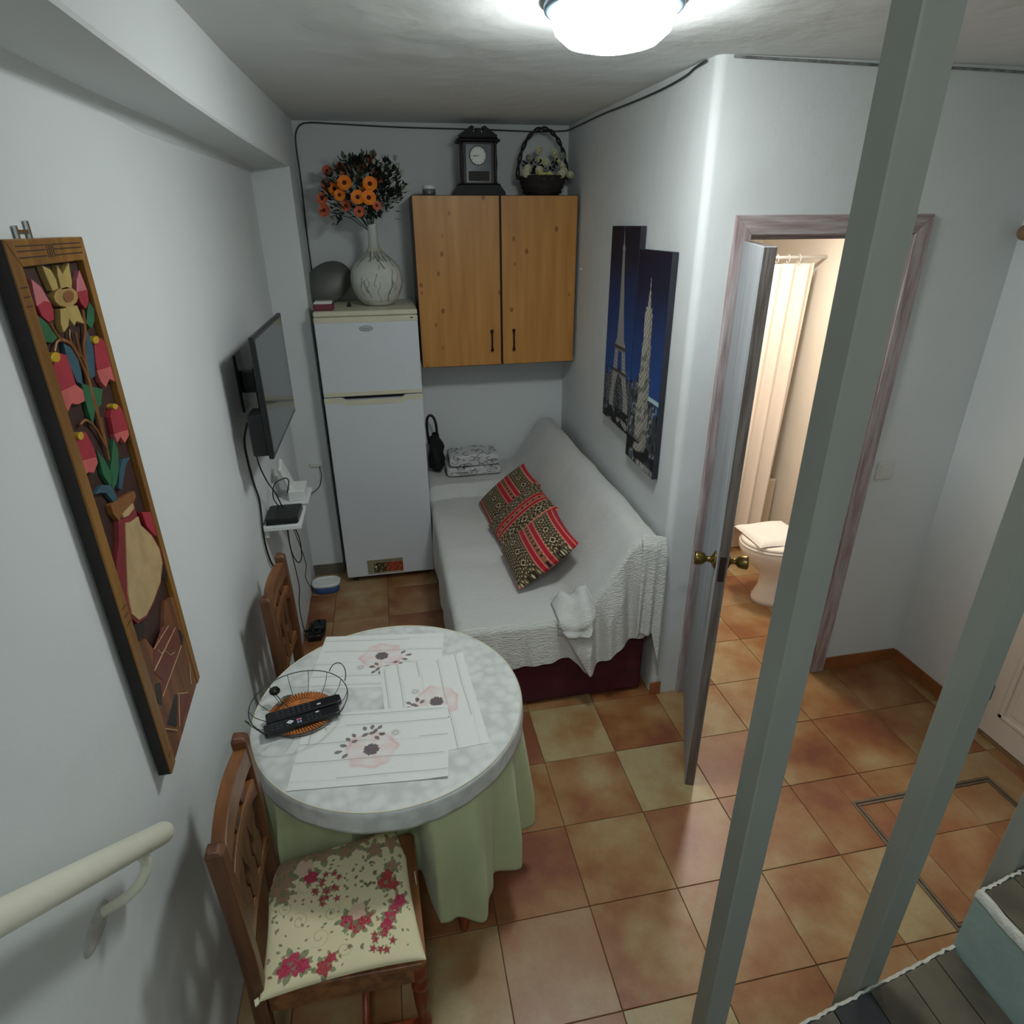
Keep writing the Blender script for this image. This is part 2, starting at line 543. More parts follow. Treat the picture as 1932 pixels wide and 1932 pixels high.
    def ball(s, c, r, nu=12, nv=8, sc=(1, 1, 1)):
        vs = [(c[0], c[1], c[2] - r * sc[2])]
        for j in range(1, nv):
            ph = PI * j / nv
            for i in range(nu):
                a = 2 * PI * i / nu
                vs.append((c[0] + r * sc[0] * math.sin(ph) * math.cos(a), c[1] + r * sc[1] * math.sin(ph) * math.sin(a), c[2] - r * sc[2] * math.cos(ph)))
        vs.append((c[0], c[1], c[2] + r * sc[2]))
        fs = [(0, 1 + (i + 1) % nu, 1 + i) for i in range(nu)]
        for j in range(nv - 2):
            for i in range(nu):
                a, b = 1 + j * nu + i, 1 + j * nu + (i + 1) % nu
                fs.append((a, b, b + nu, a + nu))
        e = len(vs) - 1
        fs += [(e, e - nu + i, e - nu + (i + 1) % nu) for i in range(nu)]
        return s.add(vs, fs)

    def build(s, name, m, parent=None, smooth=False, loc=None, bevel=0.0, local=None):
        me = bpy.data.meshes.new(name)
        me.from_pydata(s.v, [], s.f)
        if local is not None:
            me.transform(Matrix.Translation(-Vector(local)))
        me.materials.append(m)
        o = bpy.data.objects.new(name, me)
        if smooth:
            me.polygons.foreach_set('use_smooth', [True] * len(me.polygons))
        COL.objects.link(o)
        if local is not None:
            o.location = local
        if loc is not None:
            o.location = loc
        if parent is not None:
            o.parent = parent
        if bevel > 0:
            b = o.modifiers.new('soft_edges', 'BEVEL')
            b.width = bevel
            b.segments = 2
            b.limit_method = 'ANGLE'
        me.update()
        return o


def tag(o, label=None, cat=None, group=None, kind=None):
    if label:
        o['label'] = label
    if cat:
        o['category'] = cat
    if group:
        o['group'] = group
    if kind:
        o['kind'] = kind
    return o


def empty(name, loc=(0, 0, 0), rz=0.0, label=None, cat=None, group=None, kind=None):
    o = bpy.data.objects.new(name, None)
    o.empty_display_size = 0.05
    COL.objects.link(o)
    o.location = loc
    o.rotation_euler = (0, 0, rz)
    return tag(o, label, cat, group, kind)


def mesh_grid(name, P, m, parent=None, colors=None, smooth=True, solid=0.0, closed_u=False):
    """P: (nu, nv, 3) array of points"""
    nu, nv = P.shape[:2]
    me = bpy.data.meshes.new(name)
    idx = np.arange(nu * nv).reshape(nu, nv)
    if closed_u:
        idx = np.vstack([idx, idx[:1]])
    q = np.stack([idx[:-1, :-1], idx[1:, :-1], idx[1:, 1:], idx[:-1, 1:]], -1).reshape(-1, 4)
    me.vertices.add(nu * nv)
    me.vertices.foreach_set('co', P.reshape(-1).astype(np.float32))
    me.loops.add(len(q) * 4)
    me.loops.foreach_set('vertex_index', q.reshape(-1).astype(np.int32))
    me.polygons.add(len(q))
    me.polygons.foreach_set('loop_start', (np.arange(len(q)) * 4).astype(np.int32))
    me.polygons.foreach_set('loop_total', np.full(len(q), 4, np.int32))
    me.polygons.foreach_set('use_smooth', np.full(len(q), smooth, bool))
    me.update(calc_edges=True)
    me.materials.append(m)
    if colors is not None:
        ca = me.color_attributes.new('print', 'FLOAT_COLOR', 'POINT')
        rgba = np.ones((nu * nv, 4), np.float32)
        rgba[:, :3] = colors.reshape(-1, 3)
        ca.data.foreach_set('color', rgba.reshape(-1))
    o = bpy.data.objects.new(name, me)
    COL.objects.link(o)
    if parent is not None:
        o.parent = parent
    if solid:
        sm = o.modifiers.new('thickness', 'SOLIDIFY')
        sm.thickness = solid
        sm.offset = 0
    return o


def lin(r, g, b):
    return np.array(srgb(r, g, b)[:3])


def mixc(img, mask, c):
    mask = np.clip(mask, 0, 1)[..., None]
    return img * (1 - mask) + np.asarray(c) * mask


def smooth_path(pts, k=6):
    """Catmull-Rom through pts"""
    P = [Vector(p) for p in pts]
    P = [P[0] * 2 - P[1]] + P + [P[-1] * 2 - P[-2]]
    out = []
    for i in range(1, len(P) - 2):
        for j in range(k):
            t = j / k
            a, b, c, d = P[i - 1], P[i], P[i + 1], P[i + 2]
            out.append(0.5 * ((2 * b) + (c - a) * t + (2 * a - 5 * b + 4 * c - d) * t * t + (-a + 3 * b - 3 * c + d) * t ** 3))
    out.append(P[-2])
    return out


def noise2(x, y, seed=0):
    r = np.random.default_rng(seed)
    out = np.zeros_like(x)
    for k in range(6):
        f = 1.0 * 1.7 ** k
        a, b, c = r.uniform(-1, 1), r.uniform(-1, 1), r.uniform(0, 6.28)
        out += np.sin(f * (x * a * 3 + y * b * 3) + c + 1.3 * np.sin(f * (y * a - x * b) * 2 + c)) / 1.5 ** k
    return out / 2.2

PANEL_SHAPES=[
('petal','narc',[(-0.679,2.121),(-0.652,2.113),(-0.641,2.094),(-0.643,2.079),(-0.667,2.077),(-0.675,2.1)]),
('petal','narc',[(-0.621,2.119),(-0.61,2.102),(-0.571,2.12),(-0.58,2.085),(-0.589,2.075),(-0.633,2.076),(-0.63,2.101)]),
('petal','narc',[(-0.659,2.044),(-0.634,2.044),(-0.632,2.028),(-0.646,2.012),(-0.672,2.004),(-0.673,2.02)]),
('petal','narc',[(-0.633,2.046),(-0.586,2.043),(-0.577,2.007),(-0.608,2.016),(-0.621,2.009),(-0.634,2.022)]),
('trumpet','narc2',[(-0.571,2.057),(-0.584,2.049),(-0.607,2.044),(-0.634,2.045),(-0.656,2.05),(-0.668,2.058),(-0.669,2.067),(-0.657,2.075),(-0.636,2.079),(-0.61,2.08),(-0.586,2.075),(-0.571,2.067)]),
('trumpet','brown2',[(-0.591,2.06),(-0.599,2.055),(-0.613,2.052),(-0.627,2.053),(-0.635,2.058),(-0.635,2.065),(-0.627,2.07),(-0.614,2.073),(-0.6,2.072),(-0.591,2.067)]),
('tulip','pink',[(-0.729,2.102),(-0.705,2.088),(-0.688,2.06),(-0.722,2.043),(-0.738,2.059)]),
('tulip','crimson',[(-0.738,2.059),(-0.708,2.064),(-0.688,2.06),(-0.686,2.045),(-0.693,2.031),(-0.714,2.028),(-0.733,2.041)]),
('tulip','pink',[(-0.531,2.104),(-0.526,2.088),(-0.52,2.066),(-0.57,2.066),(-0.555,2.087)]),
('tulip','crimson',[(-0.57,2.066),(-0.52,2.066),(-0.53,2.044),(-0.551,2.032),(-0.567,2.045)]),
('leaf','green',[(-0.75,2.049),(-0.721,2.031),(-0.709,2.015),(-0.696,1.998),(-0.719,1.993),(-0.747,2.0),(-0.751,2.027)]),
('leaf','green',[(-0.522,2.043),(-0.508,2.027),(-0.521,2.005),(-0.545,1.993),(-0.561,2.005),(-0.543,2.026)]),
('bellflower','crimson',[(-0.743,1.971),(-0.712,1.974),(-0.688,1.966),(-0.685,1.94),(-0.684,1.91),(-0.755,1.911),(-0.749,1.943),(-0.744,1.963)]),
('bellflower','pink2',[(-0.755,1.911),(-0.684,1.91),(-0.662,1.894),(-0.666,1.873),(-0.698,1.874),(-0.72,1.882),(-0.742,1.872),(-0.753,1.886)]),
('knob','gold',[(-0.718,1.967),(-0.725,1.962),(-0.735,1.961),(-0.745,1.963),(-0.751,1.967),(-0.751,1.973),(-0.744,1.977),(-0.734,1.979),(-0.724,1.977),(-0.718,1.973)]),
('bellflower','crimson',[(-0.556,1.969),(-0.517,1.97),(-0.501,1.955),(-0.498,1.921),(-0.497,1.908),(-0.579,1.914),(-0.569,1.942)]),
('bellflower','pink2',[(-0.579,1.914),(-0.497,1.908),(-0.506,1.875),(-0.53,1.886),(-0.558,1.875),(-0.574,1.89)]),
('knob','gold',[(-0.537,1.969),(-0.542,1.965),(-0.551,1.964),(-0.56,1.965),(-0.565,1.969),(-0.565,1.974),(-0.559,1.977),(-0.55,1.979),(-0.542,1.978),(-0.536,1.974)]),
('leaf','blueleaf',[(-0.679,1.986),(-0.656,1.974),(-0.641,1.948),(-0.644,1.92),(-0.652,1.901),(-0.672,1.912),(-0.68,1.939),(-0.683,1.965)]),
('leaf','blueleaf',[(-0.567,1.992),(-0.558,1.966),(-0.571,1.935),(-0.588,1.906),(-0.609,1.903),(-0.615,1.929),(-0.593,1.963)]),
('leaf','green',[(-0.654,1.906),(-0.618,1.89),(-0.572,1.875),(-0.598,1.848),(-0.632,1.844),(-0.66,1.822),(-0.662,1.853),(-0.66,1.881)]),
('bellflower','crimson',[(-0.559,1.83),(-0.518,1.826),(-0.5,1.787),(-0.505,1.767),(-0.583,1.78),(-0.578,1.816)]),
('bellflower','pink2',[(-0.583,1.78),(-0.505,1.767),(-0.51,1.754),(-0.54,1.746),(-0.554,1.765),(-0.577,1.758)]),
('bellflower','crimson',[(-0.736,1.825),(-0.701,1.82),(-0.689,1.785),(-0.687,1.765),(-0.756,1.78),(-0.754,1.807)]),
('bellflower','pink2',[(-0.756,1.78),(-0.687,1.765),(-0.688,1.753),(-0.716,1.741),(-0.735,1.75),(-0.749,1.75)]),
('knob','gold',[(-0.72,1.818),(-0.725,1.815),(-0.731,1.814),(-0.738,1.816),(-0.741,1.82),(-0.74,1.825),(-0.735,1.828),(-0.729,1.829),(-0.722,1.827),(-0.719,1.823)]),
('knob','gold',[(-0.534,1.827),(-0.539,1.824),(-0.547,1.824),(-0.555,1.826),(-0.56,1.83),(-0.56,1.834),(-0.555,1.836),(-0.547,1.837),(-0.539,1.834),(-0.534,1.831)]),
('leaf','green',[(-0.674,1.774),(-0.653,1.747),(-0.642,1.716),(-0.644,1.697),(-0.661,1.69),(-0.678,1.723)]),
('leaf','green',[(-0.585,1.771),(-0.58,1.742),(-0.6,1.707),(-0.631,1.685),(-0.656,1.681),(-0.642,1.716)]),
('leaf','blueleaf',[(-0.601,1.701),(-0.57,1.718),(-0.529,1.709),(-0.563,1.701),(-0.615,1.664),(-0.626,1.672)]),
('leaf','blueleaf',[(-0.732,1.702),(-0.697,1.708),(-0.659,1.693),(-0.644,1.655),(-0.668,1.658),(-0.688,1.687),(-0.713,1.697)]),
('vase_outline','dred',[(-0.677,1.618),(-0.654,1.614),(-0.584,1.619),(-0.583,1.566),(-0.533,1.516),(-0.507,1.462),(-0.514,1.427),(-0.56,1.394),(-0.626,1.38),(-0.679,1.376),(-0.727,1.392),(-0.753,1.43),(-0.752,1.482),(-0.759,1.52),(-0.737,1.549),(-0.7,1.58)]),
('vase_body','cream',[(-0.652,1.602),(-0.627,1.592),(-0.585,1.586),(-0.585,1.564),(-0.545,1.518),(-0.522,1.47),(-0.526,1.434),(-0.567,1.403),(-0.632,1.389),(-0.685,1.385),(-0.722,1.398),(-0.744,1.428),(-0.734,1.471),(-0.701,1.526),(-0.675,1.567)]),
('vase_neck','brown2',[(-0.69,1.66),(-0.667,1.658),(-0.563,1.64),(-0.561,1.626),(-0.584,1.619),(-0.641,1.624),(-0.673,1.616),(-0.69,1.64)]),
('vase_lip','cream',[(-0.657,1.623),(-0.593,1.622),(-0.594,1.61),(-0.631,1.609),(-0.656,1.615)]),
('tulip','crimson',[(-0.555,1.584),(-0.49,1.555),(-0.479,1.497),(-0.518,1.502),(-0.55,1.545)]),
('brick_wall','brick',[(-0.614,1.308),(-0.54,1.252),(-0.542,1.199),(-0.702,1.179),(-0.72,1.183),(-0.693,1.208),(-0.722,1.256),(-0.69,1.297)]),
('brick_wall','brick',[(-0.632,1.12),(-0.573,1.07),(-0.560,1.048),(-0.666,1.045),(-0.687,1.067)]),
('recess_shade','dark',[(-0.554,1.26),(-0.522,1.234),(-0.512,1.205),(-0.534,1.193),(-0.554,1.224)]),
('recess_shade','dark',[(-0.742,1.402),(-0.696,1.371),(-0.709,1.354),(-0.741,1.358),(-0.754,1.386)]),
('recess_shade','dark',[(-0.731,1.228),(-0.704,1.212),(-0.728,1.164),(-0.745,1.184)]),
('recess_shade','dark',[(-0.653,1.132),(-0.639,1.12),(-0.693,1.064),(-0.735,1.112)]),
('recess_shade','dark',[(-0.518,1.429),(-0.51,1.4),(-0.524,1.382),(-0.54,1.402)]),
]
PANEL_LINES=[
('stem',[(-0.705,2.027),(-0.687,1.996),(-0.649,1.977),(-0.624,1.916),(-0.627,1.868),(-0.629,1.795)],0.003),
('stem',[(-0.56,2.031),(-0.577,1.991),(-0.604,1.96),(-0.621,1.903),(-0.622,1.842),(-0.63,1.767)],0.003),
('stem',[(-0.618,1.997),(-0.623,1.959),(-0.616,1.927),(-0.622,1.867)],0.0025),
('stem',[(-0.64,2.005),(-0.648,1.986),(-0.627,1.952)],0.0025),
('stem',[(-0.671,1.991),(-0.7,1.992),(-0.72,1.978)],0.0025),
('stem',[(-0.708,1.837),(-0.679,1.838),(-0.649,1.812),(-0.632,1.773)],0.0025),
('stem',[(-0.613,1.825),(-0.624,1.777),(-0.631,1.739)],0.0022),
('line',[(-0.586,1.289),(-0.69,1.297)],0.001),
('line',[(-0.55,1.259),(-0.715,1.256)],0.001),
('line',[(-0.542,1.199),(-0.716,1.18)],0.001),
('line',[(-0.588,1.259),(-0.721,1.258)],0.001),
('line',[(-0.593,1.215),(-0.616,1.224),(-0.631,1.243),(-0.641,1.256),(-0.663,1.264),(-0.671,1.28)],0.001),
('line',[(-0.638,1.122),(-0.583,1.079)],0.0015),
('line',[(-0.635,1.116),(-0.678,1.053)],0.0013),
('line',[(-0.749,1.111),(-0.698,1.058)],0.0018),
('line',[(-0.524,1.129),(-0.548,1.079)],0.001),
]

# ------------------------------------------------------------------ the room
ZC = lambda y: 2.69 + 0.02 * (y - 0.33)          # ceiling rises slightly to the back
XL, YB, XR = -0.82, 2.34, 2.37


def st(o):
    o['kind'] = 'structure'
    return o


# floor slab (grout bed) and its tiles
fl = MB().box(-0.97, 2.56, -3.4, 2.5, -0.12, -0.004).build('floor', M['grout'])
st(fl)
WARM = {(1, -1): (.18, 0), (2, -1): (.72, 0), (3, -1): (.22, 0), (4, -1): (.35, .1), (5, -1): (.55, 0), (6, -1): (.6, 0), (0, -1): (.85, .1),
        (0, 0): (.5, 0), (1, 0): (.55, .15), (2, 0): (.14, 0), (3, 0): (.5, .5), (4, 0): (.66, 0), (5, 0): (.62, 0), (6, 0): (.55, 0),
        (0, 1): (.82, .1), (1, 1): (.55, 0), (2, 1): (.58, .3), (3, 1): (.5, .1), (4, 1): (.72, .15), (5, 1): (.5, 0), (6, 1): (.4, .2),
        (-1, 2): (.25, 0), (0, 2): (.36, .4), (1, 2): (.5, 0), (2, 2): (.4, .15), (3, 2): (.45, 0), (4, 2): (.2, 0), (5, 2): (.3, .1),
        (0, 3): (.7, .3), (1, 3): (.12, 0), (2, 3): (.45, 0), (3, 3): (.4, .2), (4, 3): (.35, .1), (-1, 1): (.75, 0), (-1, 0): (.5, 0),
        (5, -2): (.45, 0), (5, -3): (.5, .1), (4, -2): (.3, 0), (6, -2): (.75, 0)}
HX0, HX1, HY0, HY1 = 1.520, 2.186, -0.992, -0.455      # the floor hatch


def cut(r, h):
    """rectangle r minus rectangle h, as a list of rectangles"""
    x0, x1, y0, y1 = r
    a0, a1, b0, b1 = h
    if a0 >= x1 or a1 <= x0 or b0 >= y1 or b1 <= y0:
        return [r]
    out = []
    if a0 > x0: out.append((x0, a0, y0, y1))
    if a1 < x1: out.append((a1, x1, y0, y1))
    m0, m1 = max(x0, a0), min(x1, a1)
    if b0 > y0: out.append((m0, m1, y0, b0))
    if b1 < y1: out.append((m0, m1, b1, y1))
    return out


TG = 0.0014
tile_full = None
rt = random.Random(11)
for c in range(-3, 8):
    for r in range(-8, 7):
        x0, x1 = c * .33, (c + 1) * .33
        y1, y0 = -r * .33, -(r + 1) * .33
        x0, x1, y0, y1 = max(x0 + TG, XL + .002), min(x1 - TG, 2.448), max(y0 + TG, -2.2), min(y1 - TG, 2.335)
        if x1 - x0 < .02 or y1 - y0 < .02:
            continue
        if x0 > 2.36 and y1 < .44:
            continue
        if y0 < .42 and x1 > 2.36:
            if y1 < .46:
                x1 = min(x1, 2.366)
        rects = cut((x0, x1, y0, y1), (HX0, HX1, HY0, HY1))
        rects = [q for q in rects if q[1] - q[0] > .008 and q[3] - q[2] > .008]
        if not rects:
            continue
        full = len(rects) == 1 and abs((x1 - x0) - (.33 - 2 * TG)) < 1e-6 and abs((y1 - y0) - (.33 - 2 * TG)) < 1e-6 and rects[0] == (x0, x1, y0, y1)
        if full and tile_full is not None:
            o = tile_full.copy()
            COL.objects.link(o)
            o.location = (x0, y0, 0)
            o.parent = fl
        else:
            mb = MB()
            for q in rects:
                mb.box(q[0], q[1], q[2], q[3], -.008, 0, .0012)
            o = mb.build('tile', M['tile'], fl, local=(x0, y0, 0))
            if full:
                tile_full = o
        w = WARM.get((c, r), (rt.uniform(.2, .75), rt.choice((0, 0, .1, .3))))
        o.color = (w[0], w[1], rt.random(), 1)
        o.location.z = rt.uniform(-.0006, .0004)

# hatch: two thin metal rims and its own inset tiles
ht = empty('floor_hatch', (1.85, -.72, 0), label='square inspection hatch with grey metal rim and cut tiles, set in the floor', cat='hatch')


def ring(x0, x1, y0, y1, w, z0, z1):
    return MB().box(x0, x1, y0, y0 + w, z0, z1).box(x0, x1, y1 - w, y1, z0, z1).box(x0, x0 + w, y0 + w, y1 - w, z0, z1).box(x1 - w, x1, y0 + w, y1 - w, z0, z1)


M['hatch_rim'] = plain('dull_metal_rim', srgb(128, 112, 92), 0.5, metal=0.4, var=0.25, scale=20)
M['hatch_gap'] = plain('dark_gap', srgb(48, 40, 32), 0.9, var=0.2)
rel = lambda o: (setattr(o, 'location', Vector(o.location) - Vector((1.85, -.72, 0))), o)[1]
rel(ring(HX0, HX1, HY0, HY1, .011, -.006, .0012).build('outer_rim', M['hatch_rim'], ht))
rel(ring(HX0 + .011, HX1 - .011, HY0 + .011, HY1 - .011, .005, -.006, -.001).build('gap', M['hatch_gap'], ht))
rel(ring(HX0 + .016, HX1 - .016, HY0 + .016, HY1 - .016, .009, -.006, .001).build('inner_rim', M['hatch_rim'], ht))
hx = [HX0 + .0265, 1.650, 1.970, HX1 - .0265]
hy = [HY0 + .0265, -.656, HY1 - .0265]
for i in range(3):
    for j in range(2):
        o = rel(MB().box(hx[i] + .001, hx[i + 1] - .001, hy[j] + .001, hy[j + 1] - .001, -.006, 0, .001).build('tile', M['tile'], ht))
        o.color = (.38 + .08 * ((i + j) % 3), .25, rt.random(), 1)

# walls
st(MB().box(-1.0, XL, -3.5, 2.5, -.1, 4.2).build('wall_left', M['wall']))
st(MB().box(-1.0, 1.12, YB, 2.5, -.1, 2.9).build('wall_back', M['wall']))
# chimney breast / column in the back left corner, running up into the beam
colm = MB().box(XL - .01, -.621, 1.92, YB + .02, 0, 2.47).build('column', M['wall'], bevel=.004)
st(colm)
# boxed beam along the left wall: uneven underside with a crease
ys = np.linspace(-3.45, YB + .01, 60)
P = np.zeros((len(ys), 6, 3))
for i, y in enumerate(ys):
    zw = np.interp(y, [-3.4, -.55, -.26, .19, 1.04, 1.73, 2.3], [2.437, 2.435, 2.430, 2.408, 2.425, 2.443, 2.455])
    xc = np.interp(y, [-.57, -.28, -.03, .37, 1.09, 1.8], [-.800, -.808, -.804, -.794, -.797, -.812])
    xi = np.interp(y, [-3.4, -.86, -.62, -.05, .67, 1.7, 2.3], [-.606, -.609, -.618, -.632, -.638, -.628, -.622])
    P[i] = [(xi, y, 2.80), (xi, y, 2.474), (xi - .004, y, 2.466), (xc + .004, y, 2.461), (xc, y, 2.456), (XL - .012, y, zw - .006)]
bm_ = mesh_grid('trim_1', P, M['wall'], smooth=False)
st(bm_)
# right wall with the two canvases; rounded corner where it turns into the door wall
arc = [(.967 + .032 - .032 * math.cos(a), .362 - .032 * math.sin(a)) for a in np.linspace(0, PI / 2, 7)]
pts = arc + [(.999, .45), (1.120, .45), (1.120, 2.46), (1.0235, 2.46)]
st(MB().prism(pts, lambda x, y: (x, y, -.01), lambda x, y: (x, y, 2.85)).build('wall_right', M['wall']))
# door wall: two piers and the piece over the door
st(MB().prism([(.999, -.01), (1.120, -.01), (1.120, 2.165), (1.915, 2.165), (1.915, -.01), (2.56, -.01), (2.56, 2.85), (.999, 2.85)], lambda x, z: (x, .33, z), lambda x, z: (x, .45, z)).build('wall_bathroom', M['wall']))
# entry wall at the far right, with its door opening left out
EX = 2.368
st(MB().box(EX, 2.56, -.205, .331, -.01, 2.85).box(EX, 2.56, -1.06, -.205, 2.06, 2.85).box(EX, 2.56, -3.5, -1.06, -.01, 4.2).build('wall_entry', M['wall']))
st(MB().box(-1.0, 2.56, -3.5, -3.38, -.1, 4.2).build('wall_stairwell', M['wall']))
# ceilings
mb = MB()
y0, y1 = -1.55, 2.47
mb.add([(-.9, y0, ZC(y0)), (2.5, y0, ZC(y0)), (2.5, y1, ZC(y1)), (-.9, y1, ZC(y1)), (-.9, y0, 2.95), (2.5, y0, 2.95), (2.5, y1, 2.95), (-.9, y1, 2.95)],
       [(0, 1, 2, 3), (7, 6, 5, 4), (0, 4, 5, 1), (1, 5, 6, 2), (2, 6, 7, 3), (3, 7, 4, 0)])
st(mb.build('ceiling', M['ceiling']))
st(MB().box(-1.0, 2.56, -3.5, -1.5, 4.1, 4.2).build('ceiling_stairwell', M['ceiling']))
# bathroom beyond the door
st(MB().box(1.122, 2.448, .452, 2.338, 2.35, 2.42).build('ceiling_bathroom', M['wall_bath']))
st(MB().box(1.120, 1.130, .452, 2.33, 0, 2.35).build('wall_bathroom_left', M['wall_bath']))
st(MB().box(2.448, 2.56, .452, 2.45, 0, 2.35).build('wall_bathroom_right', M['wall_bath']))
st(MB().box(1.122, 2.56, 2.338, 2.45, 0, 2.35).build('wall_bathroom_back', M['wall_bath']))
# skirting tiles
sk = MB().box(.958, 1.012, .3215, .3315, 0, .074, .001).build('baseboard_right', M['skirting']); st(sk)
sk = empty('baseboard_back', kind='structure')
for a, b in ((1.935, 2.115), (2.117, 2.3615)):
    MB().box(a, b, .3215, .3315, 0, .074, .001).build('tile', M['skirting'], sk)
sk = empty('baseboard_entry', kind='structure')
for a, b in ((.13, .3195), (-.10, .128)):
    MB().box(2.3605, 2.3695, a, b, 0, .074, .001).build('tile', M['skirting'], sk)
st(MB().box(-.815, -.619, 1.911, 1.921, 0, .078, .001).build('baseboard_column', M['skirting_dark']))

# ------------------------------------------------------------------ bathroom door: casing, leaf, knobs
cs = empty('trim_2', (1.52, .33, 0), kind='structure')


def r2(o):
    o.location = Vector(o.location) - Vector((1.52, .33, 0))
    return o


r2(MB().prism([(1.098, 0), (1.166, 0), (1.166, 2.138), (1.098, 2.206)], lambda x, z: (x, .331, z), lambda x, z: (x, .312, z)).build('side_casing', M['casing'], cs, bevel=.003))
r2(MB().prism([(1.866, 0), (1.934, 0), (1.934, 2.206), (1.866, 2.138)], lambda x, z: (x, .331, z), lambda x, z: (x, .312, z)).build('side_casing', M['casing'], cs, bevel=.003))
r2(MB().prism([(1.098, 2.206), (1.166, 2.138), (1.866, 2.138), (1.934, 2.206)], lambda x, z: (x, .331, z), lambda x, z: (x, .312, z)).build('head_casing', M['casing_h'], cs, bevel=.003))
jb = r2(MB().box(1.132, 1.170, .320, .452, 0, 2.14).box(1.170, 1.184, .375, .452, 0, 2.13).build('jamb', M['casing'], cs, bevel=.002))
jb = r2(MB().box(1.858, 1.914, .320, .452, 0, 2.14).box(1.846, 1.858, .375, .452, 0, 2.13).build('jamb', M['casing'], cs, bevel=.002))
r2(MB().box(1.14, 1.90, .320, .452, 2.134, 2.164).box(1.17, 1.858, .375, .452, 2.120, 2.134).build('head_jamb', M['casing_h'], cs, bevel=.002))
r2(MB().box(1.849, 1.8575, .338, .362, .98, 1.12).build('strike_plate', M['hinge'], cs))

ang = math.atan2(-.575, -.262)
dr = empty('door_1', (1.184, .326, .006), ang, kind='structure')
LW, LT, LH = .634, .038, 2.112
body = MB().box(0, LW, -LT, 0, 0, LH, .002)
lf = body.build('door_panel', M['leaf_face'], dr)
lf.data.materials.append(M['leaf_edge'])
for p in lf.data.polygons:
    if abs(p.normal.x) > .9 or abs(p.normal.z) > .9:
        p.material_index = 1
# lock rail plate on the free edge
MB().box(LW - .0005, LW + .0012, -LT + .008, -.008, 1.00, 1.10, .0003).build('latch_plate', M['hinge'], lf)
for side in (1, -1):
    A = Matrix.Rotation(-PI / 2 * side, 3, 'X')
    c = (LW - .062, 0 if side > 0 else -LT, 1.055)
    kb = MB().lathe([(0, .0), (.033, .0), (.033, .004), (.024, .010), (.012, .016), (.010, .032), (.014, .036), (.021, .042), (.0245, .055), (.026, .066), (.026, .071), (.022, .075), (0, .0755)], c, 24, A, caps=False)
    kb.build('door_knob', M['brass'], dr, smooth=True)
for z in (.12, 1.12, 1.86):
    MB().tube([(-.006, -.002, z), (-.006, -.002, z + .095)], .0065, 10).box(-.004, .03, -.0008, .0014, z, z + .095).build('hinge', M['hinge'], dr)

# ------------------------------------------------------------------ entry door (right edge of the picture)
ed = empty('door_2', (EX, -.63, 0), kind='structure')


def r3(o):
    o.location = Vector(o.location) - Vector((EX, -.63, 0))
    return o


r3(MB().box(EX - .004, EX + .06, -1.055, -.210, .022, 2.05, .002).build('door_panel', M['entry'], ed))
for z0, z1 in ((.15, .78), (.92, 1.92)):
    for ya, yb in ((-.985, -.665), (-.60, -.285)):
        m_ = MB()
        m_.box(EX - .014, EX - .003, ya, yb, z0, z0 + .02, .003).box(EX - .014, EX - .003, ya, yb, z1 - .02, z1, .003)
        m_.box(EX - .014, EX - .003, ya, ya + .02, z0, z1, .003).box(EX - .014, EX - .003, yb - .02, yb, z0, z1, .003)
        m_.box(EX - .009, EX - .003, ya + .045, yb - .045, z0 + .045, z1 - .045, .003)
        r3(m_.build('raised_panel', M['entry'], ed))
M['threshold'] = plain('worn_wood_threshold', srgb(148, 118, 82), .7, var=.4, scale=14)
r3(MB().box(EX - .006, EX + .06, -1.058, -.206, .0, .016, .001).build('threshold', M['threshold'], ed))
r3(MB().box(EX - .010, EX + .002, -.225, -.219, .19, .27).build('hinge', M['hinge'], ed))

# wall switch
sw = empty('light_switch', (2.013, .33, 1.13), label='flat white light switch plate on the wall right of the bathroom door', cat='switch')
M['switch'] = plain('switch_plastic', srgb(214, 216, 208), .45, var=.02)
MB().box(-.042, .042, -.008, 0, -.042, .042, .003).build('plate', M['switch'], sw)
MB().box(-.026, .026, -.0115, -.007, -.026, .026, .002).build('rocker', M['switch'], sw)

# wooden rod with a turned end, running along the entry wall
rd = empty('wooden_rod', (2.33, .27, 2.137), label='light wooden rod with turned ball end, high on the entry wall', cat='rod')
A = Matrix.Rotation(-PI / 2, 3, 'X')
MB().ball((0, .0, 0), .030, 16, 10).build('ball_end', M['peg'], rd, smooth=True)
MB().tube([(0, -.02, 0), (0, -1.4, 0)], .013, 12).build('pole', M['peg'], rd, smooth=True)
MB().tube([(.038, -.12, 0), (0, -.12, 0)], .010, 10).lathe([(0, 0), (.02, 0), (.02, .006), (0, .006)], (.032, -.12, 0), 14, Matrix.Rotation(PI / 2, 3, 'Y'), caps=False).build('bracket', M['peg'], rd)

# ------------------------------------------------------------------ steps and the three posts
T1, T2 = .600, .795
DY = .165                                       # the open side of the flight drifts 0.17 per metre
side = lambda x: -1.372 + DY * (x - .54)
stp = empty('staircase', (.9, -1.7, 0), kind='structure')


def r4(o):
    o.location = Vector(o.location) - Vector((.9, -1.7, 0))
    return o


def flight(x0, x1, ztop, name):
    p = [(x0, -3.3), (x1, -3.3), (x1, side(x1)), (x0, side(x0))]
    r4(MB().prism(p, lambda x, y: (x, y, 0), lambda x, y: (x, y, ztop - .012)).build(name, M['stair_paint'], stp))


flight(1.012, 1.95, T2, 'step_body')
flight(-.40, 1.012, T1, 'step_body')
flight(-.82, -.40, T1 - .19, 'step_body')
rs_ = random.Random(5)


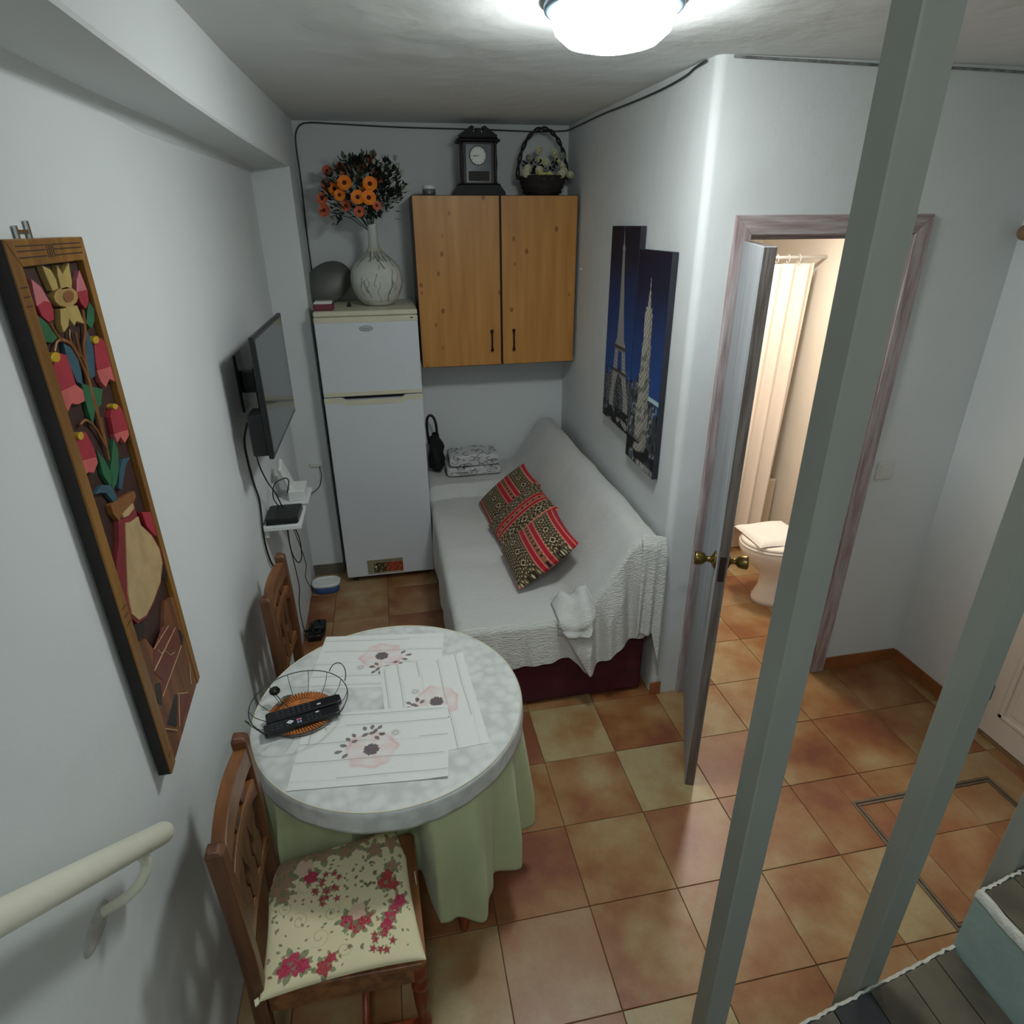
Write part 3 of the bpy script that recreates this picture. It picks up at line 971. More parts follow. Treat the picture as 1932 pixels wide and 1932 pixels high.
def stair_tiles(x0, x1, y_edge, z, black):
    xs = [x0]
    while xs[-1] < x1 - .02:
        xs.append(min(x1, xs[-1] + rs_.choice((.095, .10, .105))))
    for i in range(len(xs) - 1):
        a, b = xs[i] + .0015, xs[i + 1] - .0015
        ya, yb = side(a) - .008, side(b) - .008
        q = [(a, ya - .9), (b, yb - .9), (b, yb), (a, ya)]
        m_ = M['slate_black'] if i in black else M['slate']
        r4(MB().prism(q, lambda x, y: (x, y, z - .012), lambda x, y: (x, y, z)).build('tile', m_, stp))


stair_tiles(.02, 1.005, None, T1, (2, 6))
stair_tiles(1.026, 1.94, None, T2, (2,))
# ragged white plaster line along the open edges
for (xa, xb, z) in ((-.4, 1.03, T1), (1.02, 1.95, T2)):
    n = 150
    xs = np.linspace(xa, xb, n)
    rj = np.random.default_rng(3)
    j1 = rj.uniform(-.0035, .0035, n)
    P = np.zeros((n, 4, 3))
    for i, x in enumerate(xs):
        P[i] = [(x, side(x) - .006 + j1[i], z + .0002), (x, side(x) - .003 + j1[i] * .7, z + .0008 + j1[i] * .15), (x, side(x) + .002 + j1[i] * .5, z - .004), (x, side(x) + .004, z - .03 + j1[i] * 3)]
    r4(mesh_grid('plaster_edge', P, M['stair_edge'], stp))
P = np.zeros((40, 4, 3))
for i, t in enumerate(np.linspace(0, 1, 40)):
    y = side(1.02) - t * 1.2
    j = rj.uniform(-.003, .003)
    P[i] = [(1.010, y, T2 - .02 + j), (1.012 + j, y, T2 - .002), (1.018 + j, y, T2 + .001), (1.026 + j, y, T2 - .001)]
r4(mesh_grid('plaster_edge', P, M['stair_edge'], stp))

for k, (x, y, w, zb, lab) in enumerate(((.338, -1.350, .050, 0.0, 'grey-green painted square post crossing the whole picture, in front of the bathroom door'),
                                        (.727, -1.333, .050, 0.0, 'grey-green painted square post in front of the cream entry door'),
                                        (1.150, -1.262, .050, 0.0, 'grey-green painted square post at the upper step, cut by the right edge'))):
    p = empty('stair_post', (x, y, zb), label=lab, cat='post', group='painted posts along the open side of the stairs')
    MB().box(0, w, 0, w, 0, 2.66 - zb, .0025).build('post_shaft', M['post'], p)

# ------------------------------------------------------------------ handrail on the left wall
hr = empty('handrail', (-.735, -1.1, 1.13), label='cream painted round handrail sloping along the left wall', cat='handrail')
a, b = Vector((-.735, -.985, 1.045)), Vector((-.735, -1.95, 1.875))
d = (b - a).normalized()
pts = [a + d * t for t in (0, .004, .012, .022)] + [b]
tb = MB().tube([p - Vector((-.735, -1.1, 1.13)) for p in pts], .0225, 20, rs=[.008, .016, .021, .0225, .0225])
tb.build('rail', M['rail'], hr, smooth=True)
pz_ = a + d * .135
br = smooth_path([pz_ - Vector((0, 0, .018)), pz_ + Vector((0, .004, -.055)), pz_ + Vector((-.012, -.006, -.085)), pz_ + Vector((-.04, -.018, -.108)), Vector((-.818, pz_.y - .034, pz_.z - .120))], 8)
MB().tube([p - Vector((-.735, -1.1, 1.13)) for p in br], .010, 12).build('bracket', M['rail'], hr, smooth=True)
M['rawplaster'] = plain('raw_plaster', srgb(200, 200, 190), .95, var=.2, scale=30, bump=.8, bscale=40)
MB().ball((-.086, pz_.y - .055 + 1.1, pz_.z - .128 - 1.13), .034, 14, 8, (.30, 1.6, .8)).build('plaster_patch', M['rawplaster'], hr, smooth=True)

# ------------------------------------------------------------------ ceiling lamp
lp = empty('ceiling_lamp', (.425, -.165, ZC(-.165)), label='round lit ceiling lamp with blue-grey metal rim', cat='lamp')
MB().lathe([(0, .004), (.170, .004), (.174, -.006), (.172, -.018), (.160, -.022), (.152, -.020)], (0, 0, 0), 48, caps=False).build('rim', M['lamp_rim'], lp, smooth=True)
MB().lathe([(.153, -.016), (.154, -.034), (.145, -.062), (.115, -.086), (.065, -.098), (.0, -.100)], (0, 0, 0), 48, caps=False).build('diffuser', M['lamp_glass'], lp, smooth=True)
for k in range(3):
    an = k * 2.094 + .5
    MB().box(-.008, .008, .150, .163, -.034, -.016, .002).build('clip', M['chrome'], lp).rotation_euler = (0, 0, an)

# ------------------------------------------------------------------ fridge
fr = empty('fridge_freezer', (-.299, 1.745, 0), label='white two-door fridge freezer standing between the column and the sofa', cat='fridge')
FX0, FX1, FD = -.287, .287, .575
MB().box(FX0 + .004, FX1 - .004, .048, FD, .02, 1.735, .006).build('cabinet_body', M['fridge'], fr)
MB().box(FX0 + .01, FX1 - .01, .040, .049, .03, 1.72).build('door_seal', M['seal'], fr)
MB().box(FX0, FX1, -.004, FD, 1.718, 1.747, .006).build('top_cover', M['fridge_trim'], fr)
# lower door with a scooped grip along its top edge, upper door above it


def fdoor(name, z0, z1, grip_top):
    xs = [FX0, -.17, -.14, .14, .17, FX1]
    if grip_top:
        top = [(FX0, z1), (-.185, z1), (-.165, z1 - .017), (.165, z1 - .017), (.185, z1), (FX1, z1)]
        pts = top + [(FX1, z0), (FX0, z0)]
        cap = [(x, z) for x, z in top] + [(x, z - .030) for x, z in top[::-1]]
    else:
        pts = [(FX0, z1), (FX1, z1), (FX1, z0), (.185, z0), (.165, z0 + .010), (-.165, z0 + .010), (-.185, z0), (FX0, z0)]
        cap = None
    d = MB().prism(pts, lambda x, z: (x, 0, z), lambda x, z: (x, .042, z)).build(name, M['fridge'], fr, bevel=.006)
    if cap:
        MB().prism(cap, lambda x, z: (x, -.0015, z - .002), lambda x, z: (x, .002, z - .002)).build('grip_strip', M['fridge_trim'], d)
    return d


ld = fdoor('lower_door', .048, 1.262, True)
ud = fdoor('upper_door', 1.268, 1.716, False)
MB().box(FX0, FX1, -.002, .002, 1.685, 1.716, .0008).build('trim_strip', M['fridge_trim'], ud)
MB().box(FX0 + .004, FX1 - .004, -.002, .003, 1.268, 1.292, .0008).build('trim_strip', M['fridge_trim'], ud)
A = Matrix.Rotation(PI / 2, 3, 'X')
bd = MB().lathe([(0, .0), (.038, .0), (.038, .003), (.034, .0045), (0, .005)], (0, 0, 0), 28, A, caps=False).build('oval_badge', M['chrome'], ud, smooth=False, loc=(-.006, -.001, 1.652))
bd.scale = (1, 1, .40)
M['badge_ink'] = plain('badge_grey_ink', srgb(84, 90, 100), .4, var=.1)
sw_ = smooth_path([(-.022, -.0057, -.002), (-.012, -.0057, .005), (-.004, -.0057, -.004), (.006, -.0057, .004), (.014, -.0057, -.003), (.024, -.0057, .003)], 5)
MB().tube(sw_, .0016, 5).build('badge_script', M['badge_ink'], bd)
MB().box(.246, .262, -.0065, -.003, 1.700, 1.705, .0005).build('switch_slot', M['seal'], fr)
# printed sticker low on the door
n0, n1 = 150, 70
U, V = np.meshgrid(np.linspace(0, 1, n0), np.linspace(0, 1, n1), indexing='ij')
img = np.ones((n0, n1, 3)) * lin(150, 148, 120)
img = mixc(img, ((U > .17) & (V > .1) & (V < .78)).astype(float), lin(44, 60, 44))
img = mixc(img, np.clip((U - .42) * 4, 0, 1) * ((V > .1) & (V < .78)) * (U > .17), lin(150, 62, 44))
img = mixc(img, ((noise2(U * 14, V * 8, 4) > .45) & (U > .17) & (V > .1) & (V < .78)).astype(float) * .7, lin(196, 120, 70))
img = mixc(img, ((noise2(U * 16, V * 9, 9) > .6) & (U > .17) & (U < .5) & (V > .1) & (V < .78)).astype(float) * .8, lin(150, 170, 120))
img = mixc(img, ((U < .15) & (np.sin(V * 60) > .2)).astype(float) * .5, lin(90, 96, 60))
img = mixc(img, ((V > .84) & (V < .93) & (np.sin(U * 160) > -.2) & (U > .17)).astype(float) * .7, lin(80, 70, 62))
img = mixc(img, ((np.abs(U - .24) < .02) & (np.abs(V - .5) < .07)).astype(float), lin(220, 224, 226))
P = np.stack([-.152 + U * .233, np.full_like(U, -.0006), .062 + V * .105], -1)
mesh_grid('sticker', P, M['print_paper'], ld, img, smooth=False)
for x in (-.24, .24):
    MB().lathe([(0, 0), (.018, 0), (.018, .02), (0, .02)], (x, .06, .001), 12).build('foot', M['seal'], fr)

# ------------------------------------------------------------------ wall cabinet
cb = empty('wall_cabinet', (.503, 2.0, 1.36), label='honey pine wall cabinet with two knotty doors, right of the fridge', cat='cabinet')
W2 = .491
MB().box(-W2, W2, .019, .325, 0, .975, .002).build('carcass', M['cab_edge'], cb)
for sx, x0, x1 in ((-1, -W2, .014), (1, .022, W2)):
    d = MB().box(x0, x1, 0, .019, 0, .975, .0012).build('cabinet_door', M['cab_edge'], cb)
    f = MB().box(x0 + .0035, x1 - .0035, -.0012, .001, .0035, .9715).build('pine_face', M['pine'], d)
    hxx = -.046 if sx < 0 else .094
    h = MB().tube([(hxx, -.020, .105), (hxx, -.020, .205)], .0052, 10)
    for z in (.097, .213):
        h.ball((hxx, -.017, z), .0105, 12, 8)
        h.tube([(hxx, -.017, z), (hxx, .0, z)], .006, 8)
    h.build('pull_handle', M['iron'], d, smooth=True)

# ------------------------------------------------------------------ mantel clock
ck = empty('mantel_clock', (.412, 2.10, 2.336), label='dark wooden mantel clock with round white dial, on the wall cabinet', cat='clock')
m_ = MB()
m_.prism([(-.150, 0), (.150, 0), (.150, .012), (.118, .052), (-.118, .052), (-.150, .012)], lambda x, z: (x, -.075, z), lambda x, z: (x, .095, z))
m_.box(-.122, .122, -.062, .090, .052, .060, .003)
m_.build('clock_base', M['clock_black'], ck, bevel=.003)
MB().box(-.098, .098, -.030, .078, .060, .272, .002).build('clock_case', M['clock_wood'], ck)
MB().box(-.074, .074, -.034, -.029, .066, .262, .001).build('front_glass', M['glass_dark'], ck)
MB().box(-.060, .060, -.0365, -.033, .075, .125, .001).build('pendulum_window', M['seal'], ck)
for x in (-.098, .098):
    MB().lathe([(.012, .060), (.012, .068), (.007, .074), (.008, .12), (.0105, .165), (.008, .21), (.007, .258), (.012, .264), (.012, .272)], (x, -.038, 0), 12).build('column', M['clock_wood'], ck, smooth=True)
m_ = MB().box(-.124, .124, -.058, .09, .272, .286, .004)
m_.box(-.112, .112, -.050, .085, .286, .294, .003)
for sx in (1, -1):
    m_.prism([(sx * .108, .294), (sx * .108, .306), (sx * .038, .352), (sx * .022, .345), (sx * .030, .325), (sx * .020, .318), (0, .312), (0, .294)], lambda x, z: (x, -.044, z), lambda x, z: (x, -.024 + .02, z))
m_.box(-.016, .016, -.042, -.006, .300, .340, .003)
m_.build('broken_pediment', M['clock_black'], ck, bevel=.0015)
A = Matrix.Rotation(PI / 2, 3, 'X')
dl = MB().lathe([(0, 0), (.045, 0), (.045, .003), (0, .0035)], (-.004, -.0365, .203), 40, A, caps=False).build('dial', M['dial'], ck)
MB().lathe([(.045, 0), (.049, 0), (.049, .006), (.045, .006), (.045, 0)], (-.004, -.036, .203), 40, A, caps=False).build('bezel', M['clock_wood'], ck)
for k in range(12):
    a = k * PI / 6
    c, s_ = math.cos(a), math.sin(a)
    MB().box(-.0009, .0009, -.0008, .0003, .034, .042).build('hour_mark', M['black'], dl, loc=(-.004, -.0405, .203)).rotation_euler = (0, a, 0)
for ln, a, w in ((.024, math.radians(262), .0016), (.036, math.radians(268), .0011)):
    MB().box(-w, w, -.001, .0004, -.006, ln).build('clock_hand', M['black'], dl, loc=(-.004, -.0415, .203)).rotation_euler = (0, a, 0)

# ------------------------------------------------------------------ jar on the cabinet
jr = empty('glass_jar', (.117, 2.06, 2.336), label='small clear glass jar with white lid, on the wall cabinet left of the clock', cat='jar')
MB().lathe([(0, 0), (.036, 0), (.038, .004), (.038, .028), (.034, .033), (.031, .033), (.034, .027), (.034, .005), (0, .004)], (0, 0, 0), 28, caps=False).build('jar_body', M['jar_glass'], jr, smooth=True)
MB().lathe([(.0, .032), (.036, .032), (.037, .034), (.037, .047), (.034, .050), (0, .050)], (0, 0, 0), 28, caps=False).build('lid', M['white_plastic'], jr)


# ------------------------------------------------------------------ flowers
def petal_ring(r, n, cup, k, mtl, name, parent, loc, nrm, width=.9, seed=0):
    """n overlapping petals round a hub, facing nrm"""
    rr = random.Random(seed)
    mb = MB()
    for layer in range(k):
        R = r * (1 - .22 * layer)
        for i in range(n):
            a = 2 * PI * (i + .5 * layer) / n + rr.uniform(-.06, .06)
            w = R * width
            ro = []
            for t, wf, h in ((0.12, .25, 0), (.55, 1, .35), (.85, .95, .75), (1.0, .45, 1.0)):
                x = R * t
                z = R * cup * h * (1 + .5 * layer) + .0007 * layer
                for s_ in (-1, 0, 1):
                    y = s_ * w * wf * .5
                    zz = z - (.10 * R if s_ == 0 else 0) * (t > .3)
                    ro.append((x * math.cos(a) - y * math.sin(a), x * math.sin(a) + y * math.cos(a), zz))
            fs = []
            for q in range(3):
                for s_ in range(2):
                    b = q * 3 + s_
                    fs.append((b, b + 3, b + 4, b + 1))
            mb.add(ro, fs)
    o = mb.build(name, mtl, parent, smooth=True)
    o.rotation_mode = 'QUATERNION'
    o.rotation_quaternion = Vector(nrm).to_track_quat('Z', 'Y')
    o.location = loc
    return o


def leaf_bits(mb, c, d, ln, w, up=(0, 0, 1)):
    d = Vector(d).normalized()
    sdv = d.cross(Vector(up))
    if sdv.length < 1e-3:
        sdv = Vector((1, 0, 0))
    sdv.normalize()
    nn = sdv.cross(d)
    c = Vector(c)
    vs = [c, c + d * ln * .35 + sdv * w, c + d * ln * .4 - nn * w * .4, c + d * ln * .35 - sdv * w, c + d * ln * .75 + sdv * w * .6, c + d * ln * .75 - nn * w * .2, c + d * ln * .75 - sdv * w * .6, c + d * ln]
    mb.add(vs, [(0, 2, 1), (0, 3, 2), (1, 2, 5, 4), (2, 3, 6, 5), (4, 5, 7), (5, 6, 7)])


# ------------------------------------------------------------------ vase and its bouquet on the fridge
VX, VY, VZ = -.222, 2.015, 1.7475
vs_ = empty('bottle_vase', (VX, VY, VZ), label='round white bottle vase with dark branching streaks, on top of the fridge', cat='vase')
prof = [(0, 0), (.060, 0), (.085, .006), (.118, .038), (.142, .085), (.152, .130), (.150, .170), (.136, .210), (.108, .248), (.074, .276), (.048, .296), (.034, .318), (.028, .345), (.026, .40), (.027, .435), (.025, .437), (.022, .43), (.020, .33)]
prof2 = [(r, z) for r, z in prof]
# dense lathe so that the dark streaks can be coloured on the glaze
zz = np.array([p[1] for p in prof2[:15]])
rr_ = np.array([p[0] for p in prof2[:15]])
tt = np.linspace(0, 14, 170)
rz = np.interp(tt, np.arange(15), rr_)
zz2 = np.interp(tt, np.arange(15), zz)
for _ in range(3):
    rz[2:-2] = (rz[1:-3] + rz[2:-2] * 2 + rz[3:-1]) / 4
    zz2[2:-2] = (zz2[1:-3] + zz2[2:-2] * 2 + zz2[3:-1]) / 4
nth = 260
th = np.linspace(0, 2 * PI, nth, endpoint=False)
TH, K = np.meshgrid(th, np.arange(170), indexing='ij')
R_, Z_ = rz[K], zz2[K]
P = np.stack([R_ * np.cos(TH), R_ * np.sin(TH), Z_], -1)
img = np.ones(P.shape) * lin(206, 208, 200)
img = mixc(img, (.5 + .5 * noise2(TH * 1.5, Z_ * 14, 5)) * .25, lin(164, 166, 158))
lines = np.zeros(TH.shape)
rv = np.random.default_rng(12)
for k in range(90):
    t0 = rv.uniform(0, 2 * PI)
    z0 = rv.uniform(.02, .12) if k % 2 else rv.uniform(.20, .27)
    ln = rv.uniform(.05, .12)
    wv = rv.uniform(.016, .036)
    cen = t0 + .10 * np.sin(Z_ * rv.uniform(50, 90) + k) * .6 + (Z_ - z0) * rv.uniform(-1.2, 1.2)
    dd = np.abs((TH - cen + PI) % (2 * PI) - PI)
    lines = np.maximum(lines, (dd < wv) * (np.abs(Z_ - z0 - ln / 2) < ln / 2) * rv.uniform(.5, .95))
for k in range(16):
    t0 = k * 2 * PI / 16 + rv.uniform(-.1, .1)
    cen = t0 + .12 * np.sin(Z_ * 60 + k)
    dd = np.abs((TH - cen + PI) % (2 * PI) - PI)
    lines = np.maximum(lines, (dd < .05) * (Z_ > .245) * (Z_ < .30) * .8)
img = mixc(img, lines * .85, lin(70, 64, 54))
img = mixc(img, np.exp(-((Z_ - .305) / .012) ** 2) * .4, lin(180, 168, 120))
img = mixc(img, ((Z_ > .31) & (np.sin(Z_ * 700 + 2 * np.sin(TH * 5)) > .6)) * .3, lin(150, 150, 138))
mesh_grid('vase_body', P, painted('crackled_vase_glaze', .45, .1, 120), vs_, img, closed_u=True)
MB().lathe([(.027, .434), (.026, .440), (.022, .441), (.019, .432), (.018, .36)], (0, 0, 0), 32, caps=False).build('lip', M['porcelain'], vs_, smooth=True)

bq = empty('flower_bouquet', (VX, VY, VZ + .44), label='bouquet of orange daisies, dark leaves and pale buds in the white vase', cat='flowers')
C0 = Vector((VX, VY, VZ + .44))


def bpx(px, py, yy):
    """a point of the bouquet, measured on the photograph at depth yy"""
    d = Vector(((px - 966) / F_PX, (py - 966) / F_PX, 1))
    w = Vector([sum(RR[i][j] * d[i] for i in range(3)) for j in range(3)])
    o = Vector((-.1996, -2.0141, 2.1817))
    return o + w * ((yy - o.y) / w.y)


stems = MB()
fl_list = [(650, 345, 1.90, .034, 'orange'), (698, 347, 1.88, .034, 'orange'), (641, 368, 1.92, .028, 'orange'), (675, 372, 1.87, .033, 'orange'), (696, 373, 1.86, .034, 'orange'),
           (711, 388, 1.90, .022, 'coral'), (608, 375, 1.96, .028, 'coral'), (612, 397, 1.97, .030, 'coral'), (653, 388, 1.95, .026, 'coral'), (678, 399, 1.92, .026, 'coral'),
           (617, 350, 2.00, .030, 'coral'), (643, 318, 2.05, .028, 'coral'), (684, 315, 2.06, .030, 'coral'), (712, 335, 1.99, .034, 'coral'), (630, 356, 1.98, .03, 'orange'),
           (617, 322, 2.08, .024, 'coral'), (690, 360, 1.93, .026, 'orange'), (668, 308, 2.10, .026, 'coral'), (700, 302, 2.1, .026, 'coral')]
for i, (px, py, yy, r, mn) in enumerate(fl_list):
    p = bpx(px, py, yy) - C0
    nrm = (Vector((0, -1, -.02)) * 1.1 + p.normalized() * .55 + Vector((0, 0, .05)))
    if i > 9:
        nrm = Vector((random.uniform(-.9, .9), -1, random.uniform(-.2, .6)))
    f = petal_ring(r * 1.12, 8, .14, 2, M[mn], 'flower', bq, p, nrm, 1.15, i)
    MB().ball((0, 0, .003), r * .36, 10, 6, (1, 1, .6)).build('flower_heart', M['heart'], f, smooth=True)
    stems.tube([p * .985, p * .45 + Vector((0, .01, -.0)), (0, 0, -.05)], .0022, 5)
lv = MB()
rl = random.Random(21)
for k in range(560):
    px = rl.uniform(612, 764)
    py = rl.uniform(296, 412)
    if ((px - 686) / 75) ** 2 + ((py - 354) / 58) ** 2 > 1:
        continue
    p = bpx(px, py, rl.uniform(1.93, 2.10)) - C0
    leaf_bits(lv, p, p.normalized() + Vector((rl.uniform(-.8, .8), rl.uniform(-.8, .5), rl.uniform(-.8, .6))), rl.uniform(.03, .05), rl.uniform(.008, .015))
for k in range(80):      # dark dense patch at the right
    p = bpx(rl.gauss(725, 17), rl.gauss(360, 20), rl.uniform(1.92, 2.05)) - C0
    leaf_bits(lv, p, p.normalized() + Vector((rl.uniform(-.8, .8), rl.uniform(-.8, .5), rl.uniform(-.8, .6))), rl.uniform(.03, .05), rl.uniform(.008, .014))
for k in range(26):
    p = bpx(rl.gauss(633, 14), rl.gauss(400, 10), rl.uniform(1.95, 2.02)) - C0
    leaf_bits(lv, p, (rl.uniform(-1, 1), rl.uniform(-1, .3), rl.uniform(-1, .3)), rl.uniform(.025, .04), rl.uniform(.007, .011))
for k in range(34):
    p = bpx(rl.gauss(700, 8), rl.uniform(392, 416), 1.99) - C0
    leaf_bits(lv, p, (rl.uniform(-.5, .5), rl.uniform(-.5, .5), 1), .03, .009)
tag(lv.build('leaves', M['green_dark'], bq), kind='stuff')
lv = MB()
for k in range(150):
    px, py = rl.uniform(612, 764), rl.uniform(294, 412)
    if ((px - 684) / 74) ** 2 + ((py - 350) / 56) ** 2 > 1:
        continue
    p = bpx(px, py, rl.uniform(1.98, 2.12)) - C0
    leaf_bits(lv, p, p.normalized() + Vector((rl.uniform(-.8, .8), rl.uniform(-.8, .5), rl.uniform(-.8, .6))), rl.uniform(.03, .05), rl.uniform(.009, .016))
M['leaf_pale'] = plain('plant_pale_green', srgb(112, 116, 94), .75, var=.3, scale=16)
tag(lv.build('pale_leaves', M['leaf_pale'], bq), kind='stuff')
tag(stems.build('stems', M['green'], bq), kind='stuff')
for k, (px, py) in enumerate([(745, 298), (737, 342), (728, 330), (748, 340), (752, 370), (745, 378), (735, 383), (760, 352), (655, 300), (662, 318), (705, 305), (722, 318), (640, 335), (758, 325), (625, 340), (672, 335), (735, 315), (750, 312)]):
    p = bpx(px, py, random.uniform(1.93, 2.06)) - C0
    mb = MB().ball(p, .012, 8, 6, (.85, .85, 1.25)).ball(p + Vector((.006, -.004, .006)), .007, 6, 5)
    mb.build('bud', M['bud'], bq, smooth=True)
for k, (px, py) in enumerate([(684, 288), (657, 303), (729, 297), (751, 322), (762, 345)]):
    p = bpx(px, py, 2.0) - C0
    mb = MB().tube([p, p * .75], .0018, 5)
    for q in range(4):
        leaf_bits(mb, p, (random.uniform(-1, 1), random.uniform(-.5, .5), random.uniform(-.2, 1)), .022, .005)
    mb.build('sprig', M['green'], bq)

# grey cover leaning behind, small knob, red and white box
pl = empty('domed_cover', (-.515, 2.20, 1.7475), label='dull grey oval cover leaning on the wall, on the fridge behind the red box', cat='cover')
mb = MB()
ax = Matrix.Rotation(math.radians(-66), 3, 'X') @ Matrix.Rotation(0, 3, 'Z')
prof = [(0, .040), (.05, .038), (.09, .028), (.115, .012), (.128, .0), (.132, -.003), (.126, -.006), (.09, .02), (0, .034)]
n = 40
vsx = []
for r, h in prof:
    for k in range(n):
        a = 2 * PI * k / n
        v = Vector((r * 1.15 * math.cos(a), r * .86 * math.sin(a), h))
        v = Matrix.Rotation(math.radians(32), 3, 'Z') @ v
        v = Matrix.Rotation(math.radians(72), 3, 'X') @ v
        vsx.append(v + Vector((0, -.01, .118)))
fsx = []
for i in range(len(prof) - 1):
    for k in range(n):
        fsx.append((i * n + k, i * n + (k + 1) % n, (i + 1) * n + (k + 1) % n, (i + 1) * n + k))
mb.add(vsx, fsx)
zmin = min(v.z for v in vsx)
o = mb.build('cover_shell', M['platter'], pl, smooth=True)
o.location.z = -zmin
kn = empty('bottle_stopper', (-.395, 1.96, 1.7475), label='tiny black stopper on the fridge top between the red box and the vase', cat='stopper')
MB().lathe([(0, 0), (.010, 0), (.013, .006), (.011, .014), (.006, .018), (.008, .024), (0, .026)], (0, 0, 0), 14, caps=False).build('stopper_body', M['black'], kn, smooth=True)
bx = empty('maroon_box', (-.529, 1.835, 1.7475), label='small maroon box with a white lid at the left front corner of the fridge top', cat='box')
MB().box(-.055, .055, -.045, .045, 0, .033, .006).build('box_body', M['maroon'], bx)
MB().box(-.050, .050, -.042, .042, .033, .048, .005).build('lid', M['white_plastic'], bx)

# ------------------------------------------------------------------ flower basket on the cabinet
fb = empty('flower_basket', (.797, 2.10, 2.336), label='dark wicker basket of cream roses with a tall arched handle, on the wall cabinet', cat='basket')
MB().lathe([(0, 0), (.092, 0), (.100, .006), (.125, .045), (.138, .090), (.142, .100), (.136, .102), (.118, .05), (.09, .012), (0, .010)], (0, 0, 0), 36, caps=False).build('bowl', M['wicker_dark'], fb, smooth=True)
for ph in (0, PI):
    pts = []
    for i in range(61):
        a = PI * i / 60
        x = .150 * math.cos(a)
        z = .085 + .262 * math.sin(a)
        off = .0075
        pts.append((x + off * math.cos(i * .55 + ph) * math.cos(a), off * math.sin(i * .55 + ph), z + off * math.cos(i * .55 + ph) * math.sin(a)))
    MB().tube(pts, .0062, 7).build('handle_strand', M['wicker_dark'], fb, smooth=True)
for z in (.02, .045, .07, .095):
    pts = [((.104 + z * .38) * math.cos(t) + .003 * math.sin(9 * t), (.104 + z * .38) * math.sin(t), z + .004 * math.sin(18 * t)) for t in np.linspace(0, 2 * PI, 73)[:-1]]
    MB().tube(pts, .0055, 6, closed=True).build('wicker_band', M['wicker_dark'], fb, smooth=True)
rq = [(1017, 284, 2.08, 'rose'), (1016, 304, 2.04, 'rose'), (1030, 307, 2.03, 'rose'), (1049, 304, 2.07, 'rose'), (1046, 289, 2.10, 'rose'), (996, 319, 2.03, 'rose'), (991, 328, 2.02, 'rose'), (1018, 322, 2.00, 'rose'),
      (1026, 334, 1.985, 'rose_y'), (1037, 333, 1.985, 'rose_y'), (1018, 330, 1.99, 'rose_y'), (1058, 313, 2.05, 'rose'), (1059, 330, 2.00, 'rose'), (1064, 325, 2.03, 'rose'), (1075, 332, 2.06, 'rose'), (997, 300, 2.1, 'bud'), (1060, 296, 2.1, 'bud')]
CB = Vector((.797, 2.10, 2.336))
for i, (px, py, yy, mn) in enumerate(rq):
    p = bpx(px, py, yy) - CB
    nrm = Vector((random.uniform(-.4, .4), -1, random.uniform(.1, .7)))
    f = petal_ring(.023, 5, .55, 3, M[mn], 'rose', fb, p, nrm, 1.15, i)
    MB().ball((0, 0, .006), .0095, 8, 6).build('rose_heart', M[mn], f, smooth=True)
lv = MB()
for k in range(150):
    a, r = rl.uniform(0, 2 * PI), rl.uniform(0, .125)
    p = Vector((r * math.cos(a), r * math.sin(a) * .9, rl.uniform(.08, .185)))
    leaf_bits(lv, p, (rl.uniform(-1, 1), rl.uniform(-1, .6), rl.uniform(-.2, 1)), rl.uniform(.022, .042), rl.uniform(.006, .012))
tag(lv.build('leaves', M['green_dark'], fb), kind='stuff')

# ------------------------------------------------------------------ cables
def cable(name, pts, r, mtl, label, k=8, n=7):
    o = MB().tube(smooth_path(pts, k), r, n).build(name, mtl, None, smooth=True)
    return tag(o, label, 'cable')


wr = lambda y: .967 + (y - .37) * .0270
cable('wall_cable', [(-.60, 2.331, 1.60), (-.612, 2.331, 1.80), (-.616, 2.333, 2.10), (-.610, 2.332, 2.40), (-.612, 2.332, 2.58), (-.605, 2.331, 2.66), (-.575, 2.331, 2.705), (-.52, 2.331, 2.718), (-.40, 2.332, 2.716), (-.1, 2.332, 2.706), (.15, 2.332, 2.702),
                     (.5, 2.332, 2.700), (.8, 2.332, 2.694), (.98, 2.330, 2.700), (1.006, 2.30, 2.702), (wr(2.1) - .006, 2.1, 2.700), (wr(1.6) - .006, 1.6, 2.692), (wr(1.16) - .006, 1.16, 2.676), (wr(.8) - .006, .8, 2.668), (wr(.58) - .007, .58, 2.672), (wr(.5) - .007, .50, 2.682), (wr(.40) - .012, .40, 2.684)],
      .0042, M['cable_grey'], 'dark cable clipped under the ceiling from the fridge corner to the door wall')
cable('ceiling_edge_cable', [(1.02, .326, 2.684), (1.3, .325, 2.680), (1.6, .326, 2.676), (1.9, .325, 2.676), (2.2, .326, 2.672), (2.36, .325, 2.672)], .0045, M['cable_soft'], 'pale overpainted cable along the ceiling edge above the bathroom door')
tag(MB().ball((wr(1.93) - .004, 1.93, 1.93), .008, 8, 6).build('wall_clip', M['white_plastic']), 'tiny white clip on the wall between the cabinet and the tower pictures', 'clip')

# ------------------------------------------------------------------ television on the left wall
tv = empty('television', (-.668, .80, 1.585), label='flat black television on a wall arm, left of the fridge', cat='television')
TW, TH_ = .360, .232
MB().box(-.019, 0, -TW, TW, -TH_, TH_, .003).build('housing', M['black'], tv)
MB().box(-.0005, .0015, -TW + .012, TW - .012, -TH_ + .018, TH_ - .012).build('screen', M['screen'], tv)
MB().box(-.058, -.018, -.20, .20, -.17, .10, .01).build('back_bulge', M['black'], tv)
MB().box(-.150, -.140, -.06, .06, -.12, .12, .003).box(-.140, -.056, -.02, .02, -.045, .045, .004).build('wall_bracket', M['black'], tv)
MB().box(-.080, -.018, -.340, -.22, -.225, -.06, .006).build('side_box', M['black'], tv)

